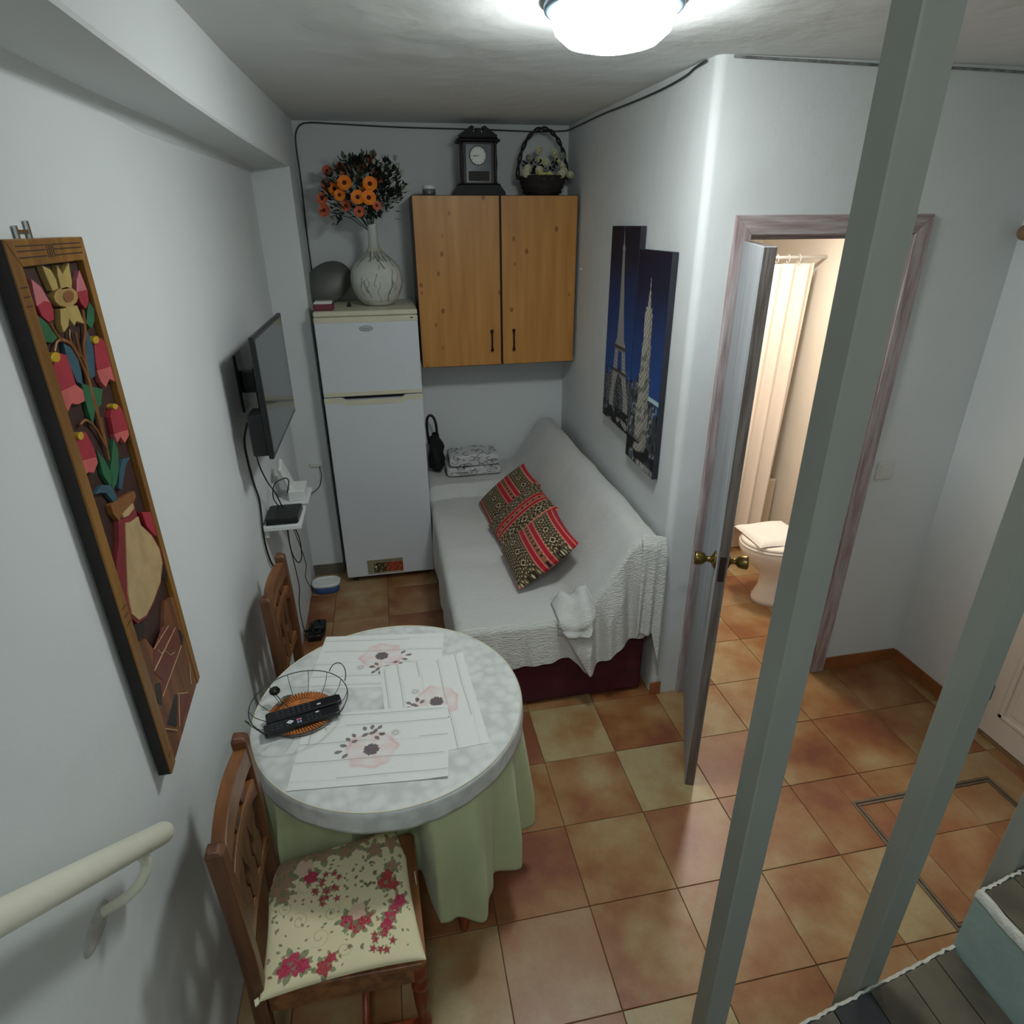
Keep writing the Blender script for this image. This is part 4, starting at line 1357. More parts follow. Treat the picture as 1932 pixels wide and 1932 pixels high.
cable('television_cable', [(-.77, .56, 1.47), (-.812, .64, 1.36), (-.812, .66, 1.19), (-.811, .70, 1.09), (-.811, .69, 1.02), (-.811, .66, .95), (-.811, .66, .86), (-.811, .70, .77), (-.811, .76, .68), (-.811, .75, .50), (-.811, .80, .25), (-.80, .88, .05), (-.79, .95, .008)], .0045, M['cable'], 'thick black cable hanging down the wall from the television')
cable('antenna_cable', [(-.74, .50, 1.42), (-.76, .58, 1.30), (-.765, .70, 1.17), (-.755, .78, 1.08), (-.745, .82, 1.00), (-.74, .83, .985)], .003, M['cable'], 'thin black cable from the television to the black router')

# shelf below it
sh = empty('wall_shelf', (-.82, .81, .945), label='small white wall shelf below the television, holding a black router', cat='shelf')
MB().box(0, .168, -.112, .112, -.020, 0, .002).build('board', M['white_plastic'], sh)
MB().box(0, .020, -.095, .10, -.060, -.020, .002).build('support', M['white_plastic'], sh)
rt_ = empty('router', (-.745, .80, .9455), label='flat black router box on the small white shelf', cat='router')
m_ = MB().prism([(-.062, -.085), (.072, -.085), (.080, -.070), (.084, .085), (-.058, .085), (-.066, .07)], lambda x, y: (x, y, 0), lambda x, y: (x * .96, y * .96, .030))
m_.build('router_case', M['black'], rt_, bevel=.003)
cable('router_lead', [(-.765, .86, .975), (-.785, .87, 1.02), (-.775, .90, 1.075), (-.73, .93, 1.09), (-.72, .96, 1.06), (-.74, .99, .99)], .003, M['cable'], 'looped black lead rising from the back of the router')
s2 = empty('white_socket_box', (-.82, 1.10, .93), label='white wall box just beyond the router shelf', cat='box')
MB().box(0, .17, -.10, .10, -.012, 0, .002).box(0, .012, -.10, .10, 0, .09, .002).build('tray', M['white_plastic'], s2)
MB().box(.075, .155, -.08, .06, .0, .055, .004).build('adapter', M['white_plastic'], s2)
ws = empty('white_slab', (-.735, 1.08, 1.00), label='white rounded plastic slab leaning above the router', cat='modem')
o = MB().box(-.012, .012, -.050, .050, -.06, .135, .009).build('slab_shell', M['white_plastic'], ws, bevel=.003)
o.rotation_euler = (math.radians(16), math.radians(-14), 0)
sc_ = empty('wall_socket', (-.700, 1.92, .80), label='small socket strip with a short black lead, low on the column', cat='socket')
MB().box(-.045, .04, -.014, 0, -.014, .014, .003).build('strip', M['switch'], sc_)
cable('socket_lead', [(-.685, 1.905, .79), (-.680, 1.90, .73), (-.70, 1.90, .66), (-.74, 1.88, .63), (-.79, 1.80, .63)], .0026, M['cable'], 'short black lead curling below the socket strip on the column')
cable('dangling_lead', [(-.735, .90, .925), (-.728, .92, .86), (-.718, .98, .74), (-.728, 1.02, .62), (-.745, .99, .60), (-.757, .93, .70), (-.75, .90, .84), (-.74, .90, .91)], .0028, M['cable'], 'black lead looped under the small white shelf')
cable('dangling_lead', [(-.75, .90, .925), (-.76, .93, .75), (-.765, 1.0, .55), (-.77, 1.04, .42), (-.79, 1.06, .30), (-.80, 1.12, .12), (-.79, 1.15, .02), (-.77, 1.17, .012)], .0026, M['cable'], 'thin black lead reaching the floor beside the far chair')
cable('dangling_lead', [(-.745, .93, .90), (-.735, 1.05, .68), (-.73, 1.12, .52), (-.75, 1.16, .42), (-.755, 1.25, .32), (-.77, 1.42, .18), (-.79, 1.56, .07), (-.80, 1.60, .02)], .0022, M['cable_grey'], 'thin grey lead running down towards the blue tub')
tg = empty('plug_tangle', (-.745, 1.19, 0), label='black plug adapter tangle on the floor beyond the far chair', cat='plug')
MB().box(-.045, .035, -.06, .05, .002, .045, .008).box(-.02, .055, -.02, .065, .03, .075, .010).build('adapter', M['black'], tg)
for k in range(5):
    a0 = k * 1.3
    pts = [(.05 * math.cos(a0 + t) * (1 - .1 * k), .055 * math.sin(a0 + t), .035 + .02 * math.sin(2 * t + k) + .007 * k) for t in np.linspace(0, 2 * PI, 25)[:-1]]
    MB().tube(pts, .0035, 6, closed=True).build('lead', M['cable'], tg, smooth=True)
MB().tube([(-.04, 0, .05), (-.066, -.02, .056)], .004, 6).tube([(-.04, .02, .03), (-.066, .01, .03)], .004, 6).build('plug_pin', M['cable'], tg)
# blue tub
tb = empty('plastic_tub', (-.722, 1.705, 0), label='small blue plastic tub with white lid on the floor by the column', cat='tub')


def oval(mb, prof, n=36, ax=1.0, ay=.72, c=(0, 0, 0)):
    vs, fs = [], []
    for r, h in prof:
        for k in range(n):
            a = 2 * PI * k / n
            ce, se = math.cos(a), math.sin(a)
            q = (abs(ce) ** 3 + abs(se) ** 3) ** (-1 / 3)
            vs.append((c[0] + r * ax * ce * q, c[1] + r * ay * se * q, c[2] + h))
    for i in range(len(prof) - 1):
        for k in range(n):
            fs.append((i * n + k, i * n + (k + 1) % n, (i + 1) * n + (k + 1) % n, (i + 1) * n + k))
    return mb.add(vs, fs)


oval(MB(), [(0, 0), (.074, 0), (.079, .005), (.086, .055), (.084, .056), (.076, .008), (0, .006)]).build('tub_body', M['blue_plastic'], tb, smooth=True)
oval(MB(), [(.088, .052), (.090, .056), (.090, .066), (.082, .072), (.066, .070), (.062, .064), (0, .064)]).build('lid', M['white_plastic'], tb)

# ------------------------------------------------------------------ carved flower panel on the left wall
cp = empty('carved_panel', (-.80, -.64, 1.58), label='tall carved and painted wooden panel of pink bellflowers in a vase', cat='wall art')
Y0, Y1, Z0, Z1, XF = -.785, -.483, 1.005, 2.165, -.785


def rp(o):
    o.location = Vector(o.location) - Vector((-.80, -.64, 1.58))
    return o


slope = lambda y: (y - Y0) * .045 / .302     # the bottom edge runs slightly askew
BW = .035
rp(MB().box(-.812, XF - .013, Y0 + .004, Y1 - .004, Z0 + .05, Z1 - .003).build('backboard', M['carve_back'], cp))
rp(MB().prism([(Y0, Z0), (Y0 + BW, Z0 + slope(Y0 + BW)), (Y0 + BW, Z1 - .043), (Y0, Z1)], lambda y, z: (-.812, y, z), lambda y, z: (XF, y, z)).build('frame_stile', M['carve_frame'], cp, bevel=.002))
rp(MB().prism([(Y1 - .024, Z0 + slope(Y1 - .024)), (Y1, Z0 + slope(Y1)), (Y1, Z1), (Y1 - .024, Z1 - .043)], lambda y, z: (-.812, y, z), lambda y, z: (XF, y, z)).build('frame_stile', M['carve_frame'], cp, bevel=.002))
rp(MB().prism([(Y0, Z1), (Y0 + BW, Z1 - .043), (Y1 - .024, Z1 - .043), (Y1, Z1)], lambda y, z: (-.812, y, z), lambda y, z: (XF, y, z)).build('frame_rail', M['carve_frame'], cp, bevel=.002))
low = [(Y0 + BW, Z0 + slope(Y0 + BW)), (Y1 - .024, Z0 + slope(Y1 - .024)), (Y1 - .024, 1.325), (-.56, 1.345), (-.60, 1.30), (-.66, 1.26), (-.69, 1.30), (-.71, 1.34), (Y0 + BW, 1.36)]
rp(MB().prism(low, lambda y, z: (-.812, y, z), lambda y, z: (XF - .003, y, z)).build('lower_board', M['carve_board'], cp, bevel=.0015))
# thin dark skin on the near side
rp(MB().box(-.8135, XF - .004, Y0 - .0012, Y0 + .0005, Z0 + .002, Z1 - .001).build('dark_side', M['carve_side'], cp))
# grooves carved in the head rail and stile
grooves = []
for z in (Z1 - .012, Z1 - .020, Z1 - .030):
    grooves.append((Y0 + .03, -.655, z, z + .0022))
    grooves.append((-.62, Y1 - .02, z, z + .0022))
for y in (-.650, -.642, -.634, -.626):
    grooves.append((y, y + .003, Z1 - .032, Z1 - .010))
for z in (2.09, 2.075, 2.06, 1.46, 1.44, 1.42, 1.05):
    grooves.append((Y0 + .006, Y0 + .028, z, z + .002))
for ya, yb, za, zb_ in grooves:
    rp(MB().box(XF - .001, XF + .0005, ya, yb, za, zb_).build('carved_groove', M['carve_back'], cp))
for i, (n, mk, pts) in enumerate(PANEL_SHAPES):
    lowz = sum(z for _, z in pts) / len(pts)
    base = XF - .013
    top = XF - .002
    if n == 'recess_shade':  # shade of the cut-out holes, put in as thin dark inlays
        base, top = XF - .004, XF - .0022
    elif n == 'brick_wall':
        base, top = XF - .004, XF - .0016
    elif n == 'vase_body' or n == 'vase_lip' or n == 'knob':
        top = XF + .001
    elif mk == 'pink' or mk == 'pink2':
        top = XF - .0028
    elif n == 'leaf':
        top = XF - .0045
    elif mk == 'brown2' and n == 'trumpet':
        top = XF - .0005
    o = rp(MB().prism(pts, lambda y, z: (base, y, z), lambda y, z: (top, y, z)).build(n, M['pc_' + mk], cp, bevel=.0008))
for n, pts, w in PANEL_LINES:
    x = XF - .006 if n == 'stem' else XF - .0013
    o = rp(MB().tube([(x, y, z) for y, z in (smooth_path([(p[0], p[1], 0) for p in pts], 4) and [(q[0], q[1]) for q in smooth_path([(p[0], p[1], 0) for p in pts], 4)] if n == 'stem' else pts)], w * 1.1, 6).build('stem' if n == 'stem' else 'mortar_line', M['pc_brown2'] if n == 'stem' else M['pc_cream'], cp))
hk = rp(MB().box(-.818, -.812, -.676, -.668, 2.15, 2.186, .001).box(-.818, -.812, -.632, -.624, 2.15, 2.194, .001).box(-.817, -.813, -.672, -.628, 2.174, 2.179).build('hanger', M['chrome'], cp))

# ------------------------------------------------------------------ two tall canvases on the right wall
def canvas(name, y0, y1, z0, z1, fn, label):
    ym = (y0 + y1) / 2
    xw = wr(ym)
    ang = math.atan(.027)
    c = empty(name, (xw - .002, ym, z0), -ang, label, 'picture', 'tall night-blue city canvases')
    w, h = y1 - y0, z1 - z0
    MB().box(-.028, -.002, -w / 2, w / 2, 0, h).build('stretcher', M['canvas_edge'], c)
    nu, nv = 130, 340
    U, V = np.meshgrid(np.linspace(0, 1, nu), np.linspace(0, 1, nv), indexing='ij')   # U: 0 far .. 1 near
    img = fn(U, V, w, h)
    P = np.stack([np.full_like(U, -.0285), w / 2 - U * w, V * h], -1)
    mesh_grid('printed_face', P[:, ::-1], M['print_canvas'], c, img[:, ::-1], smooth=False)
    return c


def sky(U, V):
    img = np.ones(U.shape + (3,)) * lin(34, 70, 130)
    img = mixc(img, np.clip((V - .45) / .4, 0, 1), lin(26, 32, 58))
    img = mixc(img, np.clip((V - .75) / .3, 0, 1), lin(22, 22, 34))
    img = mixc(img, np.clip((.5 - V) / .3, 0, 1) * .6, lin(36, 84, 150))
    return img


def town(img, U, V, top, seed):
    r = np.random.default_rng(seed)
    x = 0
    while x < 1:
        w = r.uniform(.04, .13)
        t = top(x) * r.uniform(.75, 1.05)
        c = r.uniform(.25, 1.0)
        m = (U >= x) & (U < x + w) & (V < t)
        img = mixc(img, m.astype(float), lin(96, 100, 108) * c)
        x += w
    blot = (noise2(U * 9, V * 26, seed + 1) > .3) & (V < top(.5) * 1.2)
    img = mixc(img, blot * .75 * (img.sum(-1) > .0) * (V < np.vectorize(top)(U) * .95), lin(14, 16, 20))
    spark = (noise2(U * 30, V * 80, seed + 2) > .62) & (V < np.vectorize(top)(U) * .9)
    return mixc(img, spark * .8, lin(190, 196, 200))


def lattice_tower(U, V, w, h):
    img = sky(U, V)
    img = town(img, U, V, lambda x: .30 + .06 * x, 3)
    # slender iron lattice tower, four legs, two platforms, thin mast
    cx = .56 + (.45 - V) * .16 * (V < 2)
    prof_v = [.0, .12, .20, .28, .40, .43, .46, .60, .75, .88, .90, .92, .98]
    prof_w = [.40, .36, .31, .25, .19, .19, .13, .085, .055, .035, .055, .015, .004]
    hw = np.interp(V, prof_v, prof_w)
    dx = np.abs(U - cx)
    tower = dx < hw
    arch = (dx < hw * .55) & (V < .28 - (dx / .25) ** 2 * .2) & (V > .05)
    slot = (V > .30) & (V < .40) & (dx < hw * .35)
    tone = lin(168, 164, 156)
    sh = .5 + .5 * np.sign(np.sin(V * 150 + U * 34) * np.sin(V * 150 - U * 34)) * (V < .43)
    img = mixc(img, (tower & ~arch & ~slot) * np.clip(.55 + .45 * sh, 0, 1), tone)
    img = mixc(img, ((np.abs(V - .415) < .010) & (dx < .22)) | ((np.abs(V - .29) < .008) & (dx < .28)), lin(84, 76, 70))
    img = mixc(img, (V < .10) & (noise2(U * 7, V * 20, 8) > -.2), lin(20, 20, 22))
    return img


def spire_tower(U, V, w, h):
    img = sky(U, V)
    img = town(img, U, V, lambda x: .47 - .10 * x if x > .2 else .42, 14)
    img = mixc(img, (U > .62) & (V < .37) & (V > .35), lin(180, 210, 214))
    cx = .46 + (.8 - V) * .04
    # stepped tower with setbacks and a needle
    hw = np.select([V > .83, V > .76, V > .735, V > .60, V > .45, V > .30], [(.90 - V) * .10 + .006, (.86 - V) * .40 + .012, .10, .125, .15, .185], .22)
    dx = np.abs(U - cx)
    m = (dx < hw) & (V < .885)
    rows = .78 + .22 * np.sign(np.sin(V * 200)) * np.sign(np.sin(U * 70))
    base = lin(188, 184, 172)
    shade = np.where(U > cx + hw * .3, .78, 1.0) * rows
    img = mixc(img, m * 1.0, base) * np.where(m, np.clip(shade, .3, 1), 1)[..., None]
    dark = (noise2(U * 8, V * 30, 31) > .25) & m & (V < .62)
    img = mixc(img, dark * .55, lin(40, 40, 42))
    img = mixc(img, (V < .12) & (noise2(U * 6, V * 22, 17) > -.1), lin(20, 20, 22))
    img = mixc(img, (V < .035) & (U > .55) & (np.sin(U * 120) > .3), lin(210, 212, 206))
    return img


canvas('tower_canvas', .868, 1.272, 1.212, 2.170, lattice_tower, 'tall night-blue canvas of an iron lattice tower, on the right wall nearer the cabinet')
canvas('tower_canvas', .493, .861, 1.112, 2.076, spire_tower, 'tall night-blue canvas of a spired skyscraper, on the right wall nearer the door')

# ------------------------------------------------------------------ sofa and its throw
so = empty('sofa', (.48, 1.32, 0), label='burgundy sofa hidden under white throw, along the right wall', cat='sofa')
SY0, SY1 = .372, 2.262


def rs2(o):
    o.location = Vector(o.location) - Vector((.48, 1.32, 0))
    return o


rs2(MB().box(.045, .925, SY0, SY1, .012, .315, .012).build('base', M['burgundy'], so, bevel=.004))
rs2(MB().box(.02, .56, SY0 + .005, 1.90, .315, .483, .03).build('seat_mattress', M['burgundy'], so, bevel=.01))
rs2(MB().prism([(.56, .315), (.925, .315), (.925, .86), (.89, .884), (.84, .872), (.80, .83), (.575, .487)], lambda x, z: (x, SY0 + .005, z), lambda x, z: (x, SY1, z)).build('backrest', M['burgundy'], so, bevel=.008))
rs2(MB().box(.03, .575, 1.918, SY1, .315, .572, .02).build('armrest', M['burgundy'], so, bevel=.008))
for x, y in ((.09, .43), (.88, .43), (.09, 2.2), (.88, 2.2)):
    rs2(MB().box(x - .02, x + .02, y - .02, y + .02, 0, .013).build('foot', M['seal'], so))

sec = [(-.014, .16), (-.016, .25), (-.014, .36), (-.010, .44), (.000, .482), (.022, .500), (.06, .503), (.18, .501), (.32, .499), (.45, .500), (.52, .500), (.562, .508), (.60, .545), (.66, .635), (.72, .727), (.775, .812), (.81, .862), (.85, .896), (.895, .904), (.935, .890), (.945, .84)]
sp = [(p.x, p.z) for p in smooth_path([(x, 0, z) for x, z in sec], 9)]
sx = np.array([p[0] for p in sp]); sz = np.array([p[1] for p in sp])
L = np.concatenate([[0], np.cumsum(np.hypot(np.diff(sx), np.diff(sz)))])
NU = 240
tt = np.linspace(0, L[-1], NU)
sx, sz = np.interp(tt, L, sx), np.interp(tt, L, sz)
hem_x = [-.05, .05, .24, .44, .53, .575, .60, .62, .66, .74, .83, .90, 1.0]
hem_z = [.28, .262, .258, .272, .288, .245, .212, .215, .238, .29, .345, .37, .40]
NV1, NV2 = 230, 90
YE = .352
Pm = np.zeros((NU, NV1 + NV2, 3))
ysec = np.linspace(2.292, YE + .02, NV1)
sm = lambda t: np.clip(t, 0, 1) ** 2 * (3 - 2 * np.clip(t, 0, 1))
for j in range(NV1):
    y = ysec[j]
    x, z = sx.copy(), sz.copy()
    arm = sm((y - 1.890) / .035)
    flat = (sx < .60) & (sz > .40)
    lift = np.where((sx < .575), 1, np.clip(1 - (sx - .575) / .06, 0, 1)) * np.where(sz > .44, 1, np.clip((sz - .30) / .14, 0, 1))
    z = np.maximum(z, z + .086 * arm * lift * np.clip(1 - np.maximum(0, sz - .52) / .1, 0, 1))
    xs_far = (y - .35) / 1.95 * .012
    x = x + np.where(sx > .6, xs_far * 0, 0)
    # crumpled lump where the throw is tucked on the near corner of the seat
    lump = np.exp(-((sx - .545) / .060) ** 4) * np.exp(-((y - .455) / .070) ** 4)
    z = z + lump * (.040 + .010 * np.sin(sx * 60 + y * 30))
    # sag, wrinkles
    zz_ = .004 * noise2(sx * 5, np.full_like(sx, y * 3), 2) + .0025 * noise2(sx * 14, np.full_like(sx, y * 9), 6)
    zz_ += .003 * np.sin(y * 16 + 2 * np.sin(sx * 6)) * (sx < .55)
    bk = np.clip((sx - .56) / .1, 0, 1)
    zz_ += bk * .0025 * np.sin(y * 10 + sx * 7)
    z = z + zz_
    x = x - np.where(sz < .47, .006 * np.sin(y * 22 + 1.5 * np.sin(y * 7)) * np.clip((.5 - sz) / .2, 0, 1), 0) - bk * .002 * np.sin(y * 13)
    if y < .46:                     # soft roll over the near edge
        z = z - .006 * sm((.46 - y) / .11)
    if y > 1.66:
        x = np.maximum(x, -.004)
    Pm[:, j, 0], Pm[:, j, 1], Pm[:, j, 2] = x, y, z
ztop = Pm[:, NV1 - 1, 2]
xtop = Pm[:, NV1 - 1, 0]
hz = np.interp(xtop, hem_x, hem_z)
drop = np.maximum(ztop - hz, .0)
for j in range(NV2):
    t = (j + 1) / NV2
    d = drop * t
    turn = np.clip(d / .03, 0, 1)
    y = YE + .02 - .022 * np.sin(turn * PI / 2)
    amp = np.clip(d / .22, 0, 1)
    x = xtop.copy()
    z = ztop - d + .004 * (1 - turn)
    fold = .010 * np.sin(xtop * 34 + 3 * z + 1.0 * np.sin(xtop * 9)) + .006 * np.sin(xtop * 71 + z * 5)
    fold *= np.where(xtop > .55, 1.5, .7)
    y = y - amp * (.010 + fold)
    # overlapping fold that starts on the seat and comes to a point near the floor
    xr_ = .455 + (.50 - z) * .52
    ov = sm((xtop - xr_) / .012) * np.clip((.92 - xtop) / .2, 0, 1)
    y = y - ov * (.018 + .014 * amp) + .012 * np.exp(-((xtop - xr_ + .02) / .02) ** 2) * 0
    y = y - amp * .022 * np.exp(-((xtop - .60 - (.3 - z) * .1) / .045) ** 2)
    Pm[:, NV1 + j, 0], Pm[:, NV1 + j, 1], Pm[:, NV1 + j, 2] = x, y, z
thr = empty('white_throw', (.48, 1.32, 0), label='white cotton throw draped over the whole sofa down to its burgundy base', cat='throw')
o = mesh_grid('draped_sheet', Pm, M['throw'], thr)
o.location = (-.48, -1.32, 0)
# loose double layer bunched over the near corner of the seat
ia = [i for i in range(NU) if .468 < Pm[i, NV1 - 1, 0] < .640 and sz[i] > .45]
ja = list(range(NV1 - 14, NV1 + 30))
sub_ = Pm[np.ix_(ia, ja)].copy()
ni, nj = sub_.shape[:2]
UU, VV = np.meshgrid(np.linspace(0, 1, ni), np.linspace(0, 1, nj), indexing='ij')
puff = np.sin(PI * UU) ** .5 * np.sin(PI * (.08 + .84 * VV)) ** .5
wv_ = .006 * np.sin(UU * 11 + VV * 5) + .004 * np.sin(UU * 4 - VV * 13)
flat_ = np.clip(1 - VV * 1.6, 0, 1)
sub_[..., 2] += (.008 + .014 * puff + wv_ + .010 * np.abs(np.sin(UU * 6 + VV * 3)) * flat_) * (.25 + .75 * flat_)
sub_[..., 1] -= (.012 + .010 * puff + wv_ + .008 * np.abs(np.sin(UU * 7))) * (1 - flat_ * .8)
o = mesh_grid('bunched_layer', sub_, M['throw'], thr, solid=.004)
o.location = (-.48, -1.32, 0)
# the short upper layer hanging from the near end of the backrest
nu, nv = 60, 70
Pq = np.zeros((nu, nv, 3))
for i in range(nu):
    u = i / (nu - 1)
    xx = .845 + .115 * u
    z0 = .915 - .02 * u ** 2
    zh = .40 - .0 * u if u < .62 else .40 - (u - .62) / .38 * .25
    for j in range(nv):
        v = j / (nv - 1)
        z = z0 + (zh - z0) * v
        y = .335 - .030 * math.sin(min(1, v * 8) * PI / 2) - .010 * math.sin(u * 15 + v * 1.5) * v - .012 * v
        if u > .6:
            y -= .006
        Pq[i, j] = (xx + .02 * v * (u - .3), y, z)
o = mesh_grid('hanging_corner', Pq, M['throw'], thr, solid=.003)
o.location = (-.48, -1.32, 0)

# ------------------------------------------------------------------ cushions
def pillow(name, parent, c, ux, uy, w, h, T, fn, mtl, nn=90, p=2.2, outline=None, back=1.0):
    """puffed rectangle: ux, uy unit vectors of its face; fn(U,V) gives the printed colours"""
    ux, uy = Vector(ux).normalized(), Vector(uy).normalized()
    un = ux.cross(uy).normalized()
    t = np.linspace(-1, 1, nn)
    U, V = np.meshgrid(t, t, indexing='ij')
    prof = np.clip((1 - np.abs(U) ** p) * (1 - np.abs(V) ** p), 0, 1) ** .42
    pinch = 1 - .06 * (1 - np.abs(V) ** 2) * np.abs(U) ** 2
    pinch2 = 1 - .06 * (1 - np.abs(U) ** 2) * np.abs(V) ** 2
    X, Y = U * pinch * w / 2, V * pinch2 * h / 2
    if outline:
        X, Y = outline(U, V, X, Y)
    wr_ = .02 * noise2(U * 2, V * 2, 3) * prof
    F = X[..., None] * np.array(ux) + Y[..., None] * np.array(uy) + (T / 2 * (prof + wr_))[..., None] * np.array(un) + np.array(c)
    Bk = X[..., None] * np.array(ux) + Y[..., None] * np.array(uy) - (T / 2 * back * prof)[..., None] * np.array(un) + np.array(c)
    col = fn((U + 1) / 2, (V + 1) / 2)
    Pall = np.concatenate([F, Bk[::-1]], 0)
    Call = np.concatenate([col, col[::-1]], 0)
    return mesh_grid(name, Pall, mtl, parent, Call)


def woven(flip, seed, off=0.0):
    def fn(U, V):
        a, b = (V, U) if not flip else (U, V)      # bands vary along a
        a = (a + off) % 1.0
        img = np.ones(U.shape + (3,)) * lin(92, 76, 54)
        s = np.sin(b * 74 + seed) * np.sin(a * 60)
        img = mixc(img, (s > .25) * .8, lin(34, 28, 24))
        img = mixc(img, (np.sin(b * 92 + 1.3 * np.sin(a * 70)) * np.cos(a * 86) > .62) * .9, lin(206, 190, 150))
        # diamonds down the middle of the brown bands
        for ca in (.30, .80):
            q = np.abs((b * 4 + .3) % 1 - .5) * .42 + np.abs(a - ca) * 2.2
            img = mixc(img, (q < .155) * 1.0, lin(34, 26, 22))
            img = mixc(img, (q < .115) * 1.0, lin(206, 190, 150))
            img = mixc(img, (q < .075) * 1.0, lin(44, 32, 26))
        red = lin(168, 32, 46)
        for lo, hi in ((.44, .52), (.60, .68), (.0, .06), (.93, 1.0)):
            img = mixc(img, ((a > lo) & (a < hi)).astype(float), red)
            for e in (lo, hi):
                img = mixc(img, (np.abs(a - e) < .008).astype(float), lin(214, 130, 110))
        m = (a > .53) & (a < .59)
        img = mixc(img, m.astype(float), lin(150, 96, 70))
        img = mixc(img, (m & (np.sin(b * 64) > .5) & (np.abs(a - .56) < .018)).astype(float), lin(30, 24, 24))
        return img
    return fn


def throw_cushion(c, ux, uy, w, h, T, fn, label):
    o = pillow('throw_cushion', None, (0, 0, 0), ux, uy, w, h, T, fn, M['print'], 130)
    o.location = c
    tag(o, label, 'cushion', 'woven striped cushions on the sofa')
    return o


throw_cushion((.470, 1.55, .640), (.06, -1, -.02), (.72, .0, .60), .37, .40, .12, woven(False, 1.0), 'red and brown woven cushion with dark motif bands, farthest of the three on the sofa')
throw_cushion((.475, 1.18, .650), (.10, -1, -.06), (.70, .0, .62), .37, .40, .12, woven(True, 2.0), 'red and brown woven cushion between the two others, its bands running up the backrest')
throw_cushion((.480, .80, .655), (.04, -1, -.04), (.74, -.04, .60), .395, .38, .15, woven(False, 3.2, .04), 'red and brown woven cushion nearest the round table')

# folded covers on the far armrest
def curls(U, V, w=.44, h=.34, seed=0):
    img = np.ones(U.shape + (3,)) * lin(206, 206, 204)
    r = np.random.default_rng(seed)
    for k in range(46):
        cx, cy, rr = r.uniform(0, 1), r.uniform(0, 1), r.uniform(.045, .075)
        a0 = r.uniform(0, 6.28)
        dx, dy = (U - cx) * 1.0, (V - cy) * .9
        d = np.hypot(dx, dy)
        an = (np.arctan2(dy, dx) - a0) % (2 * PI)
        m = (np.abs(d - rr * (.7 + .1 * an)) < .009) & (an < 4.6)
        img = mixc(img, m * .9, lin(88, 90, 96))
    return img


for k, (zc_, T, wd, lab) in enumerate(((.624, .062, .375, 'folded white cover with grey curls, lower of the two on the sofa arm'), (.703, .085, .345, 'folded white cover with grey curls, upper of the two on the sofa arm'))):
    # rounded slab with printed skin
    nu, nv = 200, 90
    th = np.linspace(0, 2 * PI, nu)
    ce, se = np.cos(th), np.sin(th)
    q = (np.abs(ce) ** 8 + np.abs(se) ** 8) ** (-1 / 8)
    Yc, Zc = ce * q * .105, se * q * T / 2
    s_ = np.linspace(-1, 1, nv)
    endr = np.clip(1 - np.abs(s_) ** 14, 0, 1) ** .5
    P = np.zeros((nu, nv, 3))
    for j in range(nv):
        P[:, j, 0] = s_[j] * wd / 2
        P[:, j, 1] = Yc * (.96 + .04 * endr[j])
        P[:, j, 2] = Zc * (.25 + .75 * endr[j]) + .004 * np.sin(s_[j] * 4 + k) * (Zc > 0)
    U, V = np.meshgrid(np.linspace(0, 1.6, nu), np.linspace(0, 1.0, nv), indexing='ij')
    o = mesh_grid('folded_cover', P, M['print'], None, curls(U % 1.0, V, seed=5 + k))
    o.location = (.322 + .006 * k, 2.145, zc_)
    tag(o, lab, 'folded cover', 'folded covers on the sofa arm')
    for f in (.30, -.26):
        pass

# black bag between fridge and sofa, on the back wall
bg = empty('black_bag', (.078, 2.20, .594), label='black bag with a looped handle on the corner of the sofa arm, beside the fridge', cat='bag')
nb = 40
Pb = np.zeros((nb, 24, 3))
for i in range(nb):
    a = 2 * PI * i / nb
    for j in range(24):
        v = j / 23
        r = min(1, v * 6 + .2) * (1 - .62 * max(0, v - .35) / .65)
        Pb[i, j] = (math.cos(a) * .052 * r + .006 * math.sin(5 * a + 6 * v), math.sin(a) * .085 * r + .008 * math.sin(3 * a + v * 9), v * .27)
mesh_grid('bag_body', Pb, M['black_matt'], bg, closed_u=True)
MB().prism([(-.045, .245), (.01, .265), (.058, .19), (.040, .12), (.052, .06), (.0, .02), (-.045, .05)], lambda x, z: (x, -.050, z), lambda x, z: (x, .03, z)).build('flap', M['black_matt'], bg, bevel=.01)
MB().tube(smooth_path([(.012, 0, .24), (.010, 0, .33), (-.005, 0, .385), (-.030, 0, .402), (-.050, 0, .37), (-.052, 0, .28), (-.045, 0, .20)], 6), .009, 8).build('handle', M['black'], bg, smooth=True)

